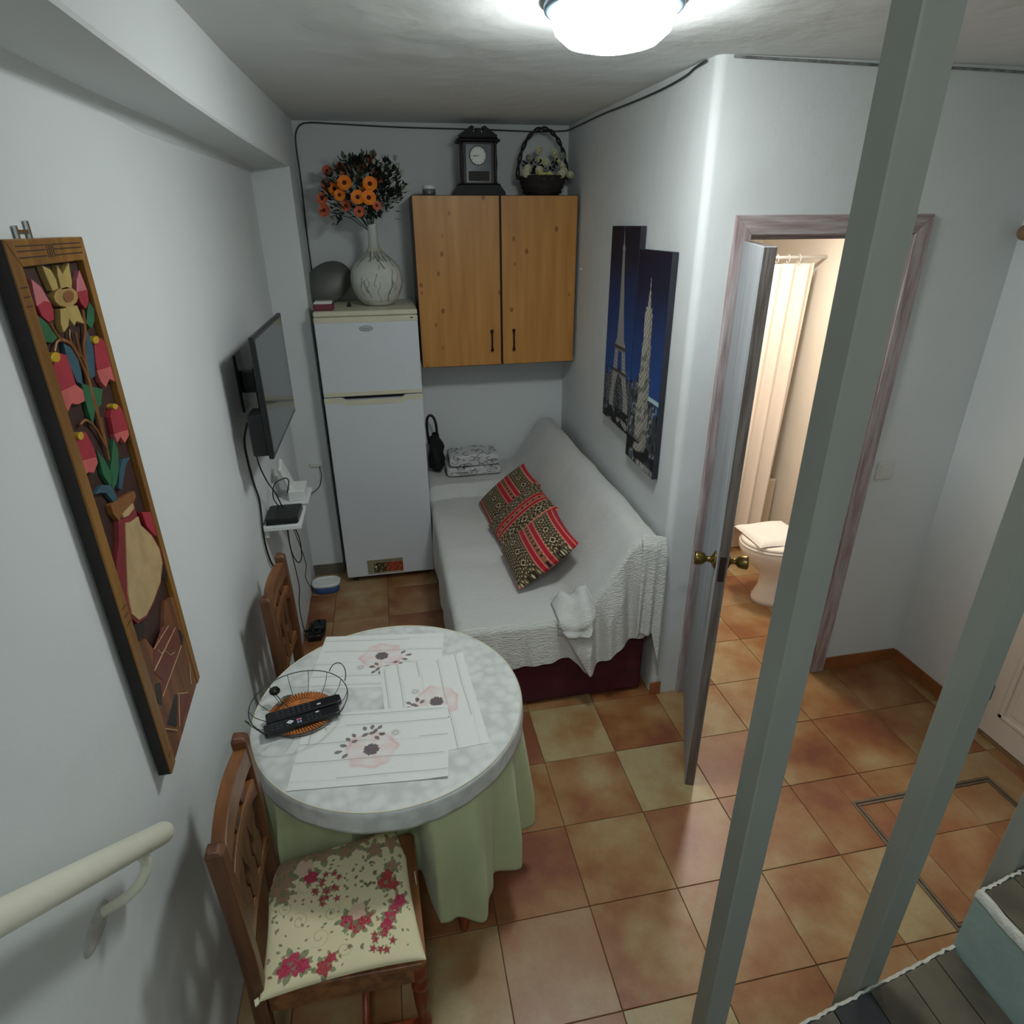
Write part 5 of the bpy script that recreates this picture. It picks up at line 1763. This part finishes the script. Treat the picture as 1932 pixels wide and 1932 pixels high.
# ------------------------------------------------------------------ round table, cloths
TX, TY, TR_, TZ = -.290, -.335, .425, .748
tbl = empty('round_table', (TX, TY, 0), label='round table with turned reddish legs, covered by a green cloth', cat='table')
MB().lathe([(0, .715), (.405, .715), (.415, .720), (.417, .735), (.412, .741), (0, .741)], (0, 0, 0), 64, caps=False).build('tabletop', M['legwood'], tbl)
ap = MB()
ap.lathe([(.33, .645), (.345, .645), (.345, .715), (.33, .715), (.33, .645)], (0, 0, 0), 48, caps=False)
ap.build('apron', M['legwood'], tbl)
for k in range(4):
    a = math.radians(-60.5 + 90 * k)
    top = Vector((.315 * math.cos(a), .315 * math.sin(a), 0))
    bot = Vector((.362 * math.cos(a), .362 * math.sin(a), 0))
    mb = MB()
    prof = [(.011, 0), (.016, .012), (.019, .05), (.021, .10), (.024, .13), (.018, .145), (.026, .16), (.026, .175), (.019, .19), (.023, .26), (.026, .36), (.024, .46), (.018, .50), (.027, .52), (.027, .54), (.020, .56), (.030, .60), (.030, .712)]
    n = 16
    vs, fs = [], []
    for r, h in prof:
        c = bot.lerp(top, h / .712)
        for q in range(n):
            b = 2 * PI * q / n
            vs.append((c.x + r * math.cos(b), c.y + r * math.sin(b), h))
    for i in range(len(prof) - 1):
        for q in range(n):
            fs.append((i * n + q, i * n + (q + 1) % n, (i + 1) * n + (q + 1) % n, (i + 1) * n + q))
    fs += [tuple(range(n))[::-1], tuple((len(prof) - 1) * n + q for q in range(n))]
    mb.add(vs, fs).build('leg', M['legwood'], tbl, smooth=True)

CH1 = (-.415, -.800)       # near chair seat centre
nth, nz = 360, 46
P = np.zeros((nth, nz + 6, 3))
for i in range(nth):
    a = 2 * PI * i / nth
    hem = .215 + .030 * math.sin(3 * a + 1.2) + .018 * math.sin(7 * a + .5)
    if math.sin(a) > -.2:
        hem += .02
    for j in range(nz + 6):
        if j < 6:
            r, z = TR_ * (j + .2) / 6.2 * .985, .7425
            r = .419 * (j + .1) / 6
        else:
            t = (j - 6) / (nz - 1)
            z = .7405 - t * (.7405 - hem)
            r = .4215 + .004 * math.sin(t * 3)
            amp = .001 + .030 * min(1, t * 1.3) ** 1.1
            fold = math.sin(17 * a + 1.1 * math.sin(3 * a) + .3 * t) + .35 * math.sin(31 * a + 2 + t)
            r += amp * fold + .018 * t
            if z < .712:
                r += .0
        x, y = TX + r * math.cos(a), TY + r * math.sin(a)
        if j >= 6 and z < .712:
            k = min(1, (.712 - z) / .17)
            # the near chair stands under the cloth and pushes it in
            if -.66 < x < -.19 and y < -.585:
                s_ = min(1, (x + .66) / .05, (-.19 - x) / .045)
                y = y + (-.585 + .010 * fold - y) * k * max(0, s_)
            if x < -.26 and y > .000 :
                y = y + (.000 + .006 * fold - y) * k
        P[i, j] = (x, y, z)
o = mesh_grid('green_tablecloth', P, M['cloth'], None, closed_u=True, solid=.002)
tag(o, 'pale green tablecloth hanging in folds from the round table', 'tablecloth')
# white lace-look vinyl cover with a deep rim
nth = 240
rows = [(.02, .7475), (.10, .7475), (.2, .7475), (.3, .7475), (.38, .7475), (.415, .7475), (.427, .7465), (.4335, .7435), (.4365, .738), (.437, .730), (.4375, .715), (.438, .700), (.4385, .686), (.439, .676)]
P = np.zeros((nth, len(rows), 3))
for i in range(nth):
    a = 2 * PI * i / nth
    for j, (r, z) in enumerate(rows):
        w = max(0, j - 8) / 5
        P[i, j] = (TX + (r + .0012 * w * math.sin(23 * a + 2 * math.sin(5 * a))) * math.cos(a), TY + (r + .0012 * w * math.sin(23 * a + 2 * math.sin(5 * a))) * math.sin(a), z - .0015 * w * math.sin(4 * a + 1))
lc = empty('lace_cover', (TX, TY, .7475), label='white lace-patterned vinyl cover with a deep rim on top of the round table', cat='table cover')
o = mesh_grid('cover_sheet', P, M['lace'], lc, closed_u=True)
o.location = (-TX, -TY, -.7475)
o.modifiers.new('thickness', 'SOLIDIFY').thickness = .0012
bead = MB().tube([(.4325 * math.cos(t), .4325 * math.sin(t), -.0015) for t in np.linspace(0, 2 * PI, 181)[:-1]], .0022, 6, closed=True).build('piped_edge', M['fridge_trim'], lc, smooth=True)


# three printed placemats
def mat_print(U, V):
    """U 0..1 along .45 m, V 0..1 along .30 m"""
    x, y = (U - .5) * .45, (V - .5) * .30
    img = np.ones(U.shape + (3,)) * lin(222, 224, 220)
    for k, yy in enumerate((-.118, -.052, .020, .088, .135)):
        wob = .0012 * np.sin(x * 22 + k)
        br = (np.sin(x * 9 + k * 2.1) > -.75)
        img = mixc(img, np.exp(-((y - yy - wob) / .0011) ** 2) * br * .8, lin(110, 114, 108))
        img = mixc(img, np.exp(-((y - yy + .006 - wob * 2) / .003) ** 2) * .12, lin(120, 124, 118))
    img = mixc(img, (noise2(x * 30, y * 260, 3) > .75) * .15, lin(150, 152, 146))
    fx, fy = -.005, -.020
    dx, dy = x - fx, y - fy
    r, an = np.hypot(dx, dy * 1.05), np.arctan2(dy, dx)
    R = .078 * (1 + .05 * np.sin(5 * an + .6) + .04 * np.sin(8 * an + 1) + .02 * np.sin(13 * an))
    inside = np.clip((R - r) / .006, 0, 1)
    img = mixc(img, inside * np.clip(.16 + .12 * np.sin(5 * an + .6) + .1 * (r / R), 0, 1), lin(222, 160, 156))
    img = mixc(img, np.exp(-((r - R * .93) / .006) ** 2) * (.22 + .14 * np.sin(3 * an)), lin(214, 140, 138))
    core = np.clip((.024 * (1 + .07 * np.sin(13 * an) + .05 * np.sin(7 * an + 2)) - r) / .0015, 0, 1)
    img = mixc(img, core * .92, lin(92, 78, 84))
    # leaves: (x, y, length, angle)
    for (lx, ly, ln, aa) in ((-.078, .000, .026, 2.9), (-.090, -.018, .026, 3.4), (-.073, -.030, .024, 4.0), (-.072, .022, .020, 2.5), (-.058, .034, .020, 2.2), (-.040, .035, .024, .6), (-.050, .022, .02, 3.6),
                            (-.030, .060, .020, 2.0), (-.012, .062, .022, 1.5), (.006, .062, .020, .9), (-.020, .044, .022, .3), (-.004, .046, .022, 1.2), (.010, .044, .020, -.4), (.000, .034, .022, -.8), (.016, .036, .018, .5)):
        ux, uy = math.cos(aa), math.sin(aa)
        p = (x - lx) * ux + (y - ly) * uy
        q = -(x - lx) * uy + (y - ly) * ux
        t = np.clip(p / ln, 0, 1)
        m = (p > 0) & (p < ln) & (np.abs(q) < .0066 * np.sin(PI * t) ** .8)
        img = mixc(img, m * .85, lin(96, 88, 92))
    # dandelion
    d = np.hypot(x - .062, y - .042)
    img = mixc(img, np.clip(1 - d / .017, 0, 1) * .7, lin(104, 118, 112))
    img = mixc(img, (d < .0035) * 1.0, lin(232, 234, 230))
    for k in range(3):
        m = (np.abs(x - .035 - k * .006) < .0016) & (np.abs(y + .126) < .002)
        img = mixc(img, m * .5, lin(150, 130, 130))
    return img


def placemat(cx, cy, z, rot, label, curl=0.0):
    nu, nv = 330, 220
    U, V = np.meshgrid(np.linspace(0, 1, nu), np.linspace(0, 1, nv), indexing='ij')
    img = mat_print(U, V)
    X, Y = (U - .5) * .45, (V - .5) * .30
    Z = curl * .006 * np.clip((X - .10) / .12, 0, 1) ** 2 * np.clip((-Y + .0) / .15, 0, 1) ** 2
    o = mesh_grid('placemat', np.stack([X, Y, Z], -1), M['print_paper'], None, img, smooth=False)
    o.modifiers.new('thickness', 'SOLIDIFY').thickness = .0008
    o.location = (cx, cy, z)
    o.rotation_euler = (0, 0, rot)
    return tag(o, label, 'placemat', 'pink anemone placemats on the round table')


placemat(-.323, -.104, .7490, math.radians(180 - 8.5), 'white placemat with pink anemone on the far side of the round table')
placemat(-.160, -.366, .7502, math.radians(90 + 3.5), 'white placemat with pink anemone at the sofa side of the round table, turned crosswise', 1.0)
placemat(-.343, -.520, .7514, math.radians(-5.5), 'white placemat with pink anemone at the near side of the round table, lying on top', 1.0)

# wire basket with its rattan disc
BX, BY, BZ = -.570, -.345, .7500
wb = empty('wire_basket', (BX, BY, BZ), label='oval dark wire basket with a metal rose and rattan bottom, on the round table', cat='basket')
rx, ry, rzz = .150, .150, .062
MB().tube([(rx * math.cos(t), ry * math.sin(t) - .005, rzz) for t in np.linspace(0, 2 * PI, 73)[:-1]], .0016, 6, closed=True).build('rim_wire', M['wire'], wb, smooth=True)
MB().tube([(.108 * math.cos(t), .100 * math.sin(t), .004) for t in np.linspace(0, 2 * PI, 61)[:-1]], .0014, 6, closed=True).build('base_wire', M['wire'], wb, smooth=True)
for k in range(14):
    a = 2 * PI * (k + .3) / 14
    c, s_ = math.cos(a), math.sin(a)
    pts = smooth_path([(.106 * c, .098 * s_, .004), (.122 * c, .116 * s_, .016), (.139 * c, .136 * s_ - .003, .036), (rx * c, ry * s_ - .005, rzz)], 4)
    MB().tube(pts, .0011, 5).build('rib_wire', M['wire'], wb, smooth=True)
for aa, rr_h in ((math.radians(42), .040), (math.radians(222), .040)):
    c = Vector((rx * math.cos(aa), ry * math.sin(aa) - .005, rzz))
    tn = Vector((-math.sin(aa), math.cos(aa), 0))
    ot = Vector((math.cos(aa), math.sin(aa), 0))
    pts = [c + tn * (rr_h * math.cos(t)) + ot * (rr_h * .55 * math.sin(t)) + Vector((0, 0, rr_h * .95 * math.sin(t))) for t in np.linspace(0, PI, 21)]
    MB().tube(pts, .0016, 6).build('loop_handle', M['wire'], wb, smooth=True)
dsc = MB().lathe([(0, .004), (.100, .004), (.103, .007), (.100, .011), (0, .011)], (0, 0, 0), 48, caps=False).build('rattan_disc', M['rattan'], wb)
dsc.scale = (1.0, .93, 1)
tw = MB()
for k in range(64):
    a = 2 * PI * k / 64
    b = a + .09
    tw.tube([(.070 * math.cos(a), .065 * math.sin(a), .012), (.090 * math.cos(a + .05), .084 * math.sin(a + .05), .0145), (.104 * math.cos(b), .097 * math.sin(b), .011)], .0030, 5)
tag(tw.build('rattan_border', M['rattan'], wb, smooth=True), kind='stuff')
rsx = petal_ring(.017, 5, .6, 3, M['rose_metal'], 'metal_rose', wb, (-.085, .068, .050), (.1, -.35, 1), 1.15, 3)
MB().ball((0, 0, .005), .006, 8, 6).build('rose_heart', M['rose_metal'], rsx, smooth=True)
mb = MB().tube(smooth_path([(-.085, .068, .045), (-.070, .050, .036), (-.050, .030, .024), (-.03, .012, .018)], 5), .0016, 5)
leaf_bits(mb, (-.068, .046, .036), (.6, .3, .0), .040, .009)
leaf_bits(mb, (-.060, .040, .034), (-.3, -.7, .1), .036, .009)
mb.build('rose_stem', M['rose_metal'], wb)


def remote(x, y, z, rz, ln, label, keys):
    r = empty('remote_control', (x, y, z), rz, label, 'remote', 'black remote controls in the wire basket')
    MB().prism([(-ln / 2, -.021), (-ln / 2 + .01, -.024), (ln / 2 - .012, -.021), (ln / 2, -.016), (ln / 2, .016), (ln / 2 - .012, .021), (-ln / 2 + .01, .024), (-ln / 2, .021)], lambda a, b: (a, b, 0), lambda a, b: (a, b, .018)).build('remote_body', M['black'], r, bevel=.004)
    for (kx, ky, w, h, mk, n) in keys:
        MB().box(kx - w, kx + w, ky - h, ky + h, .0175, .0200, .0008).build(n, M[mk], r)
    return r


M['key_dark'] = plain('dark_keys', srgb(52, 55, 64), .5, var=.1)
k1 = [(-.013 + 0, .002, .0035, .0035, 'key_pink', 'key'), (-.005, .002, .0035, .0035, 'key_pink', 'key'), (-.013, -.010, .003, .0045, 'key_grey', 'key'), (-.005, -.010, .003, .0045, 'key_grey', 'key'), (.048, .011, .006, .0025, 'key_white', 'key')]
for i in range(4):
    for j in range(3):
        k1.append((.018 + i * .012, -.012 + j * .010 - .0, .003, .003, 'key_dark', 'key'))
for i in range(4):
    for j in range(3):
        k1.append((-.088 + i * .014, -.012 + j * .012, .004, .003, 'key_dark', 'key'))
r1 = remote(-.560, -.398, BZ + .013, math.radians(14), .228, 'black remote with white diamond and pink keys, nearer of two in the wire basket', k1)
MB().prism([(-.047, .0), (-.036, .008), (-.025, .0), (-.036, -.008)], lambda a, b: (a, b, .0175), lambda a, b: (a, b, .0202)).build('diamond_key', M['key_white'], r1)
MB().prism([(-.039, .0), (-.036, .0022), (-.033, .0), (-.036, -.0022)], lambda a, b: (a, b, .020), lambda a, b: (a, b, .0207)).build('diamond_centre', M['key_dark'], r1)
k2 = [(.046, -.004, .006, .0025, 'key_white', 'key')]
for i in range(7):
    for j in range(3):
        k2.append((-.080 + i * .016, -.012 + j * .012, .004, .003, 'key_dark', 'key'))
remote(-.560, -.347, BZ + .0135, math.radians(14), .232, 'plain black remote with one white key, farther of the two in the wire basket', k2)


# ------------------------------------------------------------------ chairs (local: facing +X, origin on the floor under the seat)
def make_chair(loc, rz, label):
    ch = empty('wooden_chair', (loc[0], loc[1], 0), rz, label, 'chair', 'reddish wooden chairs at the round table')
    SH, HW = .440, .188
    # seat board
    MB().prism([(-.228, -.178), (.160, -.200), (.172, -.188), (.172, .188), (.160, .200), (-.228, .178)], lambda x, y: (x, y, SH - .020), lambda x, y: (x, y, SH)).build('seat', M['chairwood_y'], ch, bevel=.004)
    for (ax, ay, bx_, by, n) in ((.155, -.180, .155, .180, 'apron'), (-.228, -.168, .145, -.184, 'apron'), (-.228, .168, .145, .184, 'apron')):
        d = Vector((bx_ - ax, by - ay, 0)); nn = Vector((-d.y, d.x, 0)).normalized() * .009
        a, b = Vector((ax, ay, 0)), Vector((bx_, by, 0))
        MB().prism([tuple((a - nn)[:2]), tuple((b - nn)[:2]), tuple((b + nn)[:2]), tuple((a + nn)[:2])], lambda x, y: (x, y, SH - .082), lambda x, y: (x, y, SH - .020)).build(n, M['chairwood_y'], ch, bevel=.002)
    # turned front legs
    for sy in (-1, 1):
        MB().lathe([(.012, 0), (.015, .01), (.017, .06), (.020, .10), (.013, .115), (.022, .13), (.022, .145), (.014, .16), (.018, .22), (.021, .28), (.014, .30), (.023, .315), (.023, .33), (.016, .345), (.021, .36), (.021, SH - .02)], (.148, .176 * sy, 0), 16).build('leg', M['legwood'], ch, smooth=True)
        # back post: leg below, leaning stile above
        prof = [(-.268, 0), (-.256, .20), (-.247, .44), (-.244, .60), (-.246, .80), (-.250, .955)]
        w = .023
        mb = MB()
        vs, fs = [], []
        for x, z in prof:
            for dx, dy in ((-w * .85, -w * .75), (w * .85, -w * .75), (w * .85, w * .75), (-w * .85, w * .75)):
                vs.append((x + dx, .168 * sy + dy, z))
        for i in range(len(prof) - 1):
            for q in range(4):
                fs.append((i * 4 + q, i * 4 + (q + 1) % 4, (i + 1) * 4 + (q + 1) % 4, (i + 1) * 4 + q))
        fs.append((3, 2, 1, 0)); e = (len(prof) - 1) * 4
        # rounded head
        x, z = prof[-1]
        vs += [(x - w * .6, .168 * sy - w * .5, z + .014), (x + w * .45, .168 * sy - w * .5, z + .010), (x + w * .45, .168 * sy + w * .5, z + .010), (x - w * .6, .168 * sy + w * .5, z + .014)]
        for q in range(4):
            fs.append((e + q, e + (q + 1) % 4, e + 4 + (q + 1) % 4, e + 4 + q))
        fs.append((e + 4, e + 5, e + 6, e + 7))
        mb.add(vs, fs).build('back_post', M['chairwood'], ch, bevel=.004)
    bx = lambda z: np.interp(z, [.44, .60, .80, .955], [-.247, -.244, -.246, -.250])
    # crest rail, bowed, with curved lower edge
    def rail(z0, z1, arch, name, t=.011, scal=0.0):
        n = 20
        vs, fs = [], []
        for i in range(n + 1):
            s_ = -1 + 2 * i / n
            y = s_ * .158
            bow = -.010 * (1 - s_ * s_)
            zb_ = z0 + arch * (1 - s_ * s_) + scal * math.cos(s_ * PI * 3)
            zt = z1 + .012 * (1 - s_ * s_) * (arch >= 0)
            for x_, z_ in ((bx(zb_) - t, zb_), (bx(zb_) + t, zb_), (bx(zt) + t, zt), (bx(zt) - t, zt)):
                vs.append((x_ + bow, y, z_))
        for i in range(n):
            for q in range(4):
                fs.append((i * 4 + q, i * 4 + (q + 1) % 4, i * 4 + 4 + (q + 1) % 4, i * 4 + 4 + q))
        fs += [(3, 2, 1, 0), (n * 4, n * 4 + 1, n * 4 + 2, n * 4 + 3)]
        MB().add(vs, fs).build(name, M['chairwood_y'], ch, bevel=.003)
    rail(.872, .932, .008, 'crest_rail', .017)
    rail(.770, .825, .016, 'carved_rail', .014, .006)
    rail(.560, .600, -.006, 'lower_rail', .010)
    # three shaped splats
    for y in (-.085, 0, .085):
        prof = [(.018, .585), (.036, .62), (.038, .665), (.022, .69), (.020, .71), (.034, .74), (.040, .775), (.028, .81), (.022, .83), (.034, .86), (.034, .888)]
        pts = [(y - w, z) for w, z in prof] + [(y + w, z) for w, z in prof[::-1]]
        MB().prism(pts, lambda a, z: (bx(z) - .016, a, z), lambda a, z: (bx(z) + .002, a, z)).build('splat', M['chairwood'], ch, bevel=.002)
    # stretchers
    for sy in (-1, 1):
        MB().tube([(-.250, .168 * sy, .16), (-.02, .174 * sy, .155), (.148, .176 * sy, .15)], .010, 10, rs=[.008, .013, .008]).build('stretcher', M['legwood'], ch, smooth=True)
    MB().tube([(-.01, -.172, .155), (-.01, .172, .155)], .010, 10, rs=[.010, .010]).build('stretcher', M['legwood'], ch, smooth=True)
    return ch


make_chair(CH1, math.radians(2), 'reddish wooden chair in front of the round table, holding the floral seat cushion')
make_chair((-.455, .215), math.radians(-1), 'reddish wooden chair behind the round table, against the left wall under the television cable')


def floral(U, V):
    """U 0..1 back to front of the seat, V 0..1 from near side to table side"""
    x, y = U * .43, V * .40
    img = np.ones(U.shape + (3,)) * lin(216, 208, 168)
    img = mixc(img, (.5 + .5 * noise2(x * 9, y * 9, 2)) * .25, lin(228, 214, 184))
    r = np.random.default_rng(8)

    def leafp(cx, cy, ln, aa, col, wd=.30):
        nonlocal img
        p = (x - cx) * math.cos(aa) + (y - cy) * math.sin(aa)
        q = -(x - cx) * math.sin(aa) + (y - cy) * math.cos(aa)
        t = np.clip(p / ln, 0, 1)
        img = mixc(img, ((p > 0) & (p < ln) & (np.abs(q) < ln * wd * np.sin(PI * t) ** .8)) * .85, col)

    def rose(cx, cy, rad, c1, c2, c3):
        nonlocal img
        for k in range(5):
            leafp(cx + rad * .6 * math.cos(k * 1.3 + cx * 50), cy + rad * .6 * math.sin(k * 1.3 + cx * 50), rad * 1.1, k * 1.3 + cx * 50, lin(118, 130, 96))
        dx, dy = x - cx, y - cy
        rr, an = np.hypot(dx, dy), np.arctan2(dy, dx)
        R = rad * (1 + .13 * np.sin(5 * an + cx * 90) + .07 * np.sin(8 * an))
        m = np.clip((R - rr) / .0015, 0, 1)
        swirl = np.sin(rr / rad * 13 + an * 2 + 1.5 * np.sin(3 * an))
        img = mixc(img, m * .95, c1)
        img = mixc(img, m * (swirl > .1) * .8, c2)
        img = mixc(img, m * (swirl > .75) * .6, c3)

    def scroll(cx, cy, rad, s, a0=0):
        nonlocal img
        t = np.linspace(0, 1, 60)
        for tt_ in t:
            an = a0 + s * tt_ * 8.2
            rr = rad * (1 - .82 * tt_)
            px, py = cx + rr * math.cos(an), cy + rr * math.sin(an)
            img = mixc(img, np.exp(-(((x - px) ** 2 + (y - py) ** 2) / .0011 ** 2)) * .75, lin(140, 140, 104))

    crim, dk, lt = lin(176, 44, 78), lin(140, 26, 58), lin(216, 112, 132)
    red, rdk = lin(168, 52, 60), lin(128, 34, 44)
    pnk, ppk = lin(206, 178, 156), lin(222, 200, 178)
    for a in ((.12, .27, .034, +1, .5), (.10, .17, .026, -1, 2), (.155, .11, .03, 1, 4), (.19, .17, .026, -1, 1), (.06, .22, .022, 1, 3), (.22, .06, .022, -1, 0)):
        scroll(*a)
    for k in range(150):      # small sprigs
        cx, cy = r.uniform(.01, .42), r.uniform(.01, .39)
        leafp(cx, cy, r.uniform(.008, .016), r.uniform(0, 6.28), lin(*[(122, 124, 92), (150, 110, 86), (98, 104, 78)][k % 3]), .28)
    for cx, cy, rad in ((.04, .33, .038), (.10, .355, .030), (.05, .26, .022), (.17, .375, .034), (.26, .37, .028), (.235, .355, .02), (.33, .33, .024), (.03, .29, .026), (.075, .385, .030), (.14, .39, .024), (.02, .38, .028), (.30, .385, .022), (.39, .34, .026), (.06, .30, .022), (.38, .26, .018)):
        rose(cx, cy, rad, lin(160, 128, 104), lin(136, 104, 84), lin(184, 156, 128))
    rose(.115, .335, .030, pnk, ppk, lin(190, 150, 130))
    rose(.135, .295, .021, crim, dk, lt)
    rose(.085, .055, .030, crim, dk, lt); rose(.060, .045, .018, crim, dk, lt); rose(.112, .045, .018, crim, dk, lt)
    rose(.165, .025, .020, red, rdk, lin(200, 120, 110)); rose(.185, .045, .014, red, rdk, lt)
    for cx, cy in ((.235, .135), (.258, .115), (.280, .13)):
        rose(cx, cy, .022, crim if cx < .25 else red, dk, lin(210, 150, 130))
    rose(.262, .155, .024, pnk, ppk, lin(196, 160, 130))
    for cx, cy in ((.355, .12), (.375, .145), (.340, .095), (.39, .155)):
        rose(cx, cy, .018, crim, dk, lt)
    for cx, cy in ((.345, .215), (.375, .205), (.36, .235)):
        rose(cx, cy, .018, red, rdk, lin(196, 110, 100))
    for k in range(16):
        cx, cy = .19 + r.normal() * .022, .245 + r.normal() * .022
        rose(cx, cy, .0075, red, rdk, lt)
    for k in range(9):
        cx, cy = .325 + r.normal() * .02, .06 + r.normal() * .02
        rose(cx, cy, .008, red, rdk, lt)
    for k in range(10):
        cx, cy = .30 + r.normal() * .02, .26 + r.normal() * .03
        leafp(cx, cy, .014, r.uniform(0, 6.28), lin(84, 92, 70), .35)
    edge = np.maximum(np.abs(U - .5), np.abs(V - .5))
    return img


def seat_outline(U, V, X, Y):
    # narrower at the back, corners cut round toward the table side
    s_ = .90 + .10 * (U + 1) / 2
    Y = Y * s_
    cut_ = np.clip((np.abs(U) - .55) / .45, 0, 1) * np.clip((V - .45) / .55, 0, 1)
    return X * (1 - .15 * cut_), Y * (1 - .07 * cut_)


o = pillow('seat_cushion', None, (0, 0, 0), (1, 0, 0), (0, 1, 0), .41, .42, .050, floral, M['print'], 240, p=7, outline=seat_outline, back=.35)
o.location = (CH1[0] - .046, CH1[1] - .002, .452)
o.rotation_euler = (0, 0, math.radians(5.5))
tag(o, 'cream seat cushion printed with crimson roses and green scrolls, on the near chair', 'cushion')
tg_ = MB().prism([(-.010, 0), (.0, .004), (.003, -.010), (-.006, -.016)], lambda a, b: (a, b, 0), lambda a, b: (a, b, .004)).build('corner_tie', M['rose'], o)
tg_.location = (-.205, -.185, .004)
tg2 = MB().box(-.001, .001, -.012, .012, -.016, .016, .0005).build('care_label', M['white_plastic'], o)
tg2.location = (.212, .02, .0)

# ------------------------------------------------------------------ toilet and shower curtain in the bathroom
to = empty('toilet', (2.045, 1.02, 0), label='white porcelain toilet with closed lid seen through the bathroom door', cat='toilet')


def oval_sec(mb, secs, n=40):
    """secs: (cx, rx, ry, z) horizontal rings"""
    vs, fs = [], []
    for cx, rx_, ry_, z in secs:
        for k in range(n):
            a = 2 * PI * k / n
            c, s_ = math.cos(a), math.sin(a)
            vs.append((cx + rx_ * (c if c < 0 else (abs(c) ** .7)), ry_ * s_, z))
    for i in range(len(secs) - 1):
        for k in range(n):
            fs.append((i * n + k, i * n + (k + 1) % n, (i + 1) * n + (k + 1) % n, (i + 1) * n + k))
    fs += [tuple(range(n))[::-1], tuple((len(secs) - 1) * n + k for k in range(n))]
    return mb.add(vs, fs)


oval_sec(MB(), [(.04, .155, .110, 0), (.04, .152, .106, .03), (.05, .130, .090, .10), (.05, .128, .092, .18), (.02, .165, .125, .26), (-.01, .205, .165, .33), (-.015, .222, .180, .375), (-.015, .225, .183, .398), (-.015, .222, .180, .402)]).build('bowl', M['porcelain'], to, smooth=True)
oval_sec(MB(), [(-.012, .226, .185, .404), (-.012, .230, .188, .410), (-.012, .228, .186, .420)]).build('seat_ring', M['porcelain'], to, smooth=True)
oval_sec(MB(), [(-.008, .222, .182, .423), (-.008, .226, .185, .430), (-.008, .215, .175, .442), (-.004, .12, .10, .446)]).build('lid', M['porcelain'], to, smooth=True)
MB().box(.215, .395, -.19, .19, .38, .78, .02).build('cistern', M['porcelain'], to, bevel=.01)
MB().box(.205, .400, -.20, .20, .78, .81, .01).build('cistern_lid', M['porcelain'], to, bevel=.005)
MB().box(.10, .30, -.11, .11, 0, .38, .03).build('pedestal_back', M['porcelain'], to, bevel=.01)
# folded towel on the lid
P = np.zeros((40, 30, 3))
for i in range(40):
    for j in range(30):
        u, v = i / 39, j / 29
        x = -.205 + .33 * u
        y = -.125 + .30 * v
        e = max(abs(u - .5), abs(v - .5)) * 2
        P[i, j] = (x, y, .450 + .028 * (1 - e ** 8) + .003 * math.sin(8 * u + 3 * v))
o = mesh_grid('folded_towel', P, M['towel'])
o.location = (2.045, 1.02, 0)
tag(o, 'white folded towel lying on the toilet lid', 'towel')

sc = empty('shower_curtain', (1.9, 1.62, 1.99), label='long cream shower curtain on a rail at the back of the bathroom', cat='curtain')
nu, nv = 260, 70
P = np.zeros((nu, nv, 3))
for i in range(nu):
    u = i / (nu - 1)
    for j in range(nv):
        v = j / (nv - 1)
        z = -.035 - 1.78 * v
        x = -.52 + 1.0 * u - .05 * v * u
        w = .020 + .016 * v
        y = w * math.sin(u * 58 + .6 * math.sin(u * 14)) + .010 * math.sin(u * 23 + 2 * v)
        P[i, j] = (x, y, z)
mesh_grid('curtain_sheet', P, M['curtain'], sc, solid=.002)
MB().tube([(-.765, 0, 0), (.545, 0, 0)], .010, 12).build('curtain_rail', M['white_plastic'], sc, smooth=True)
for k in range(13):
    x = -.50 + k * .072
    MB().tube([(x, .017 * math.cos(t), -.008 + .024 * math.sin(t)) for t in np.linspace(0, 2 * PI, 17)[:-1]], .0022, 6, closed=True).build('curtain_ring', M['white_plastic'], sc, smooth=True)
# low tiled tub edge behind the curtain
bt = empty('bathtub', (1.78, 2.0, 0), label='cream bathtub side just behind the shower curtain', cat='bathtub')
M['tub'] = plain('tub_enamel', srgb(226, 210, 186), .4, var=.05)
MB().box(-.64, .655, -.30, -.26, 0, .52, .006).build('tub_side', M['tub'], bt)
MB().box(-.64, .655, -.26, .325, .40, .52, .02).build('tub_body', M['tub'], bt, bevel=.01)
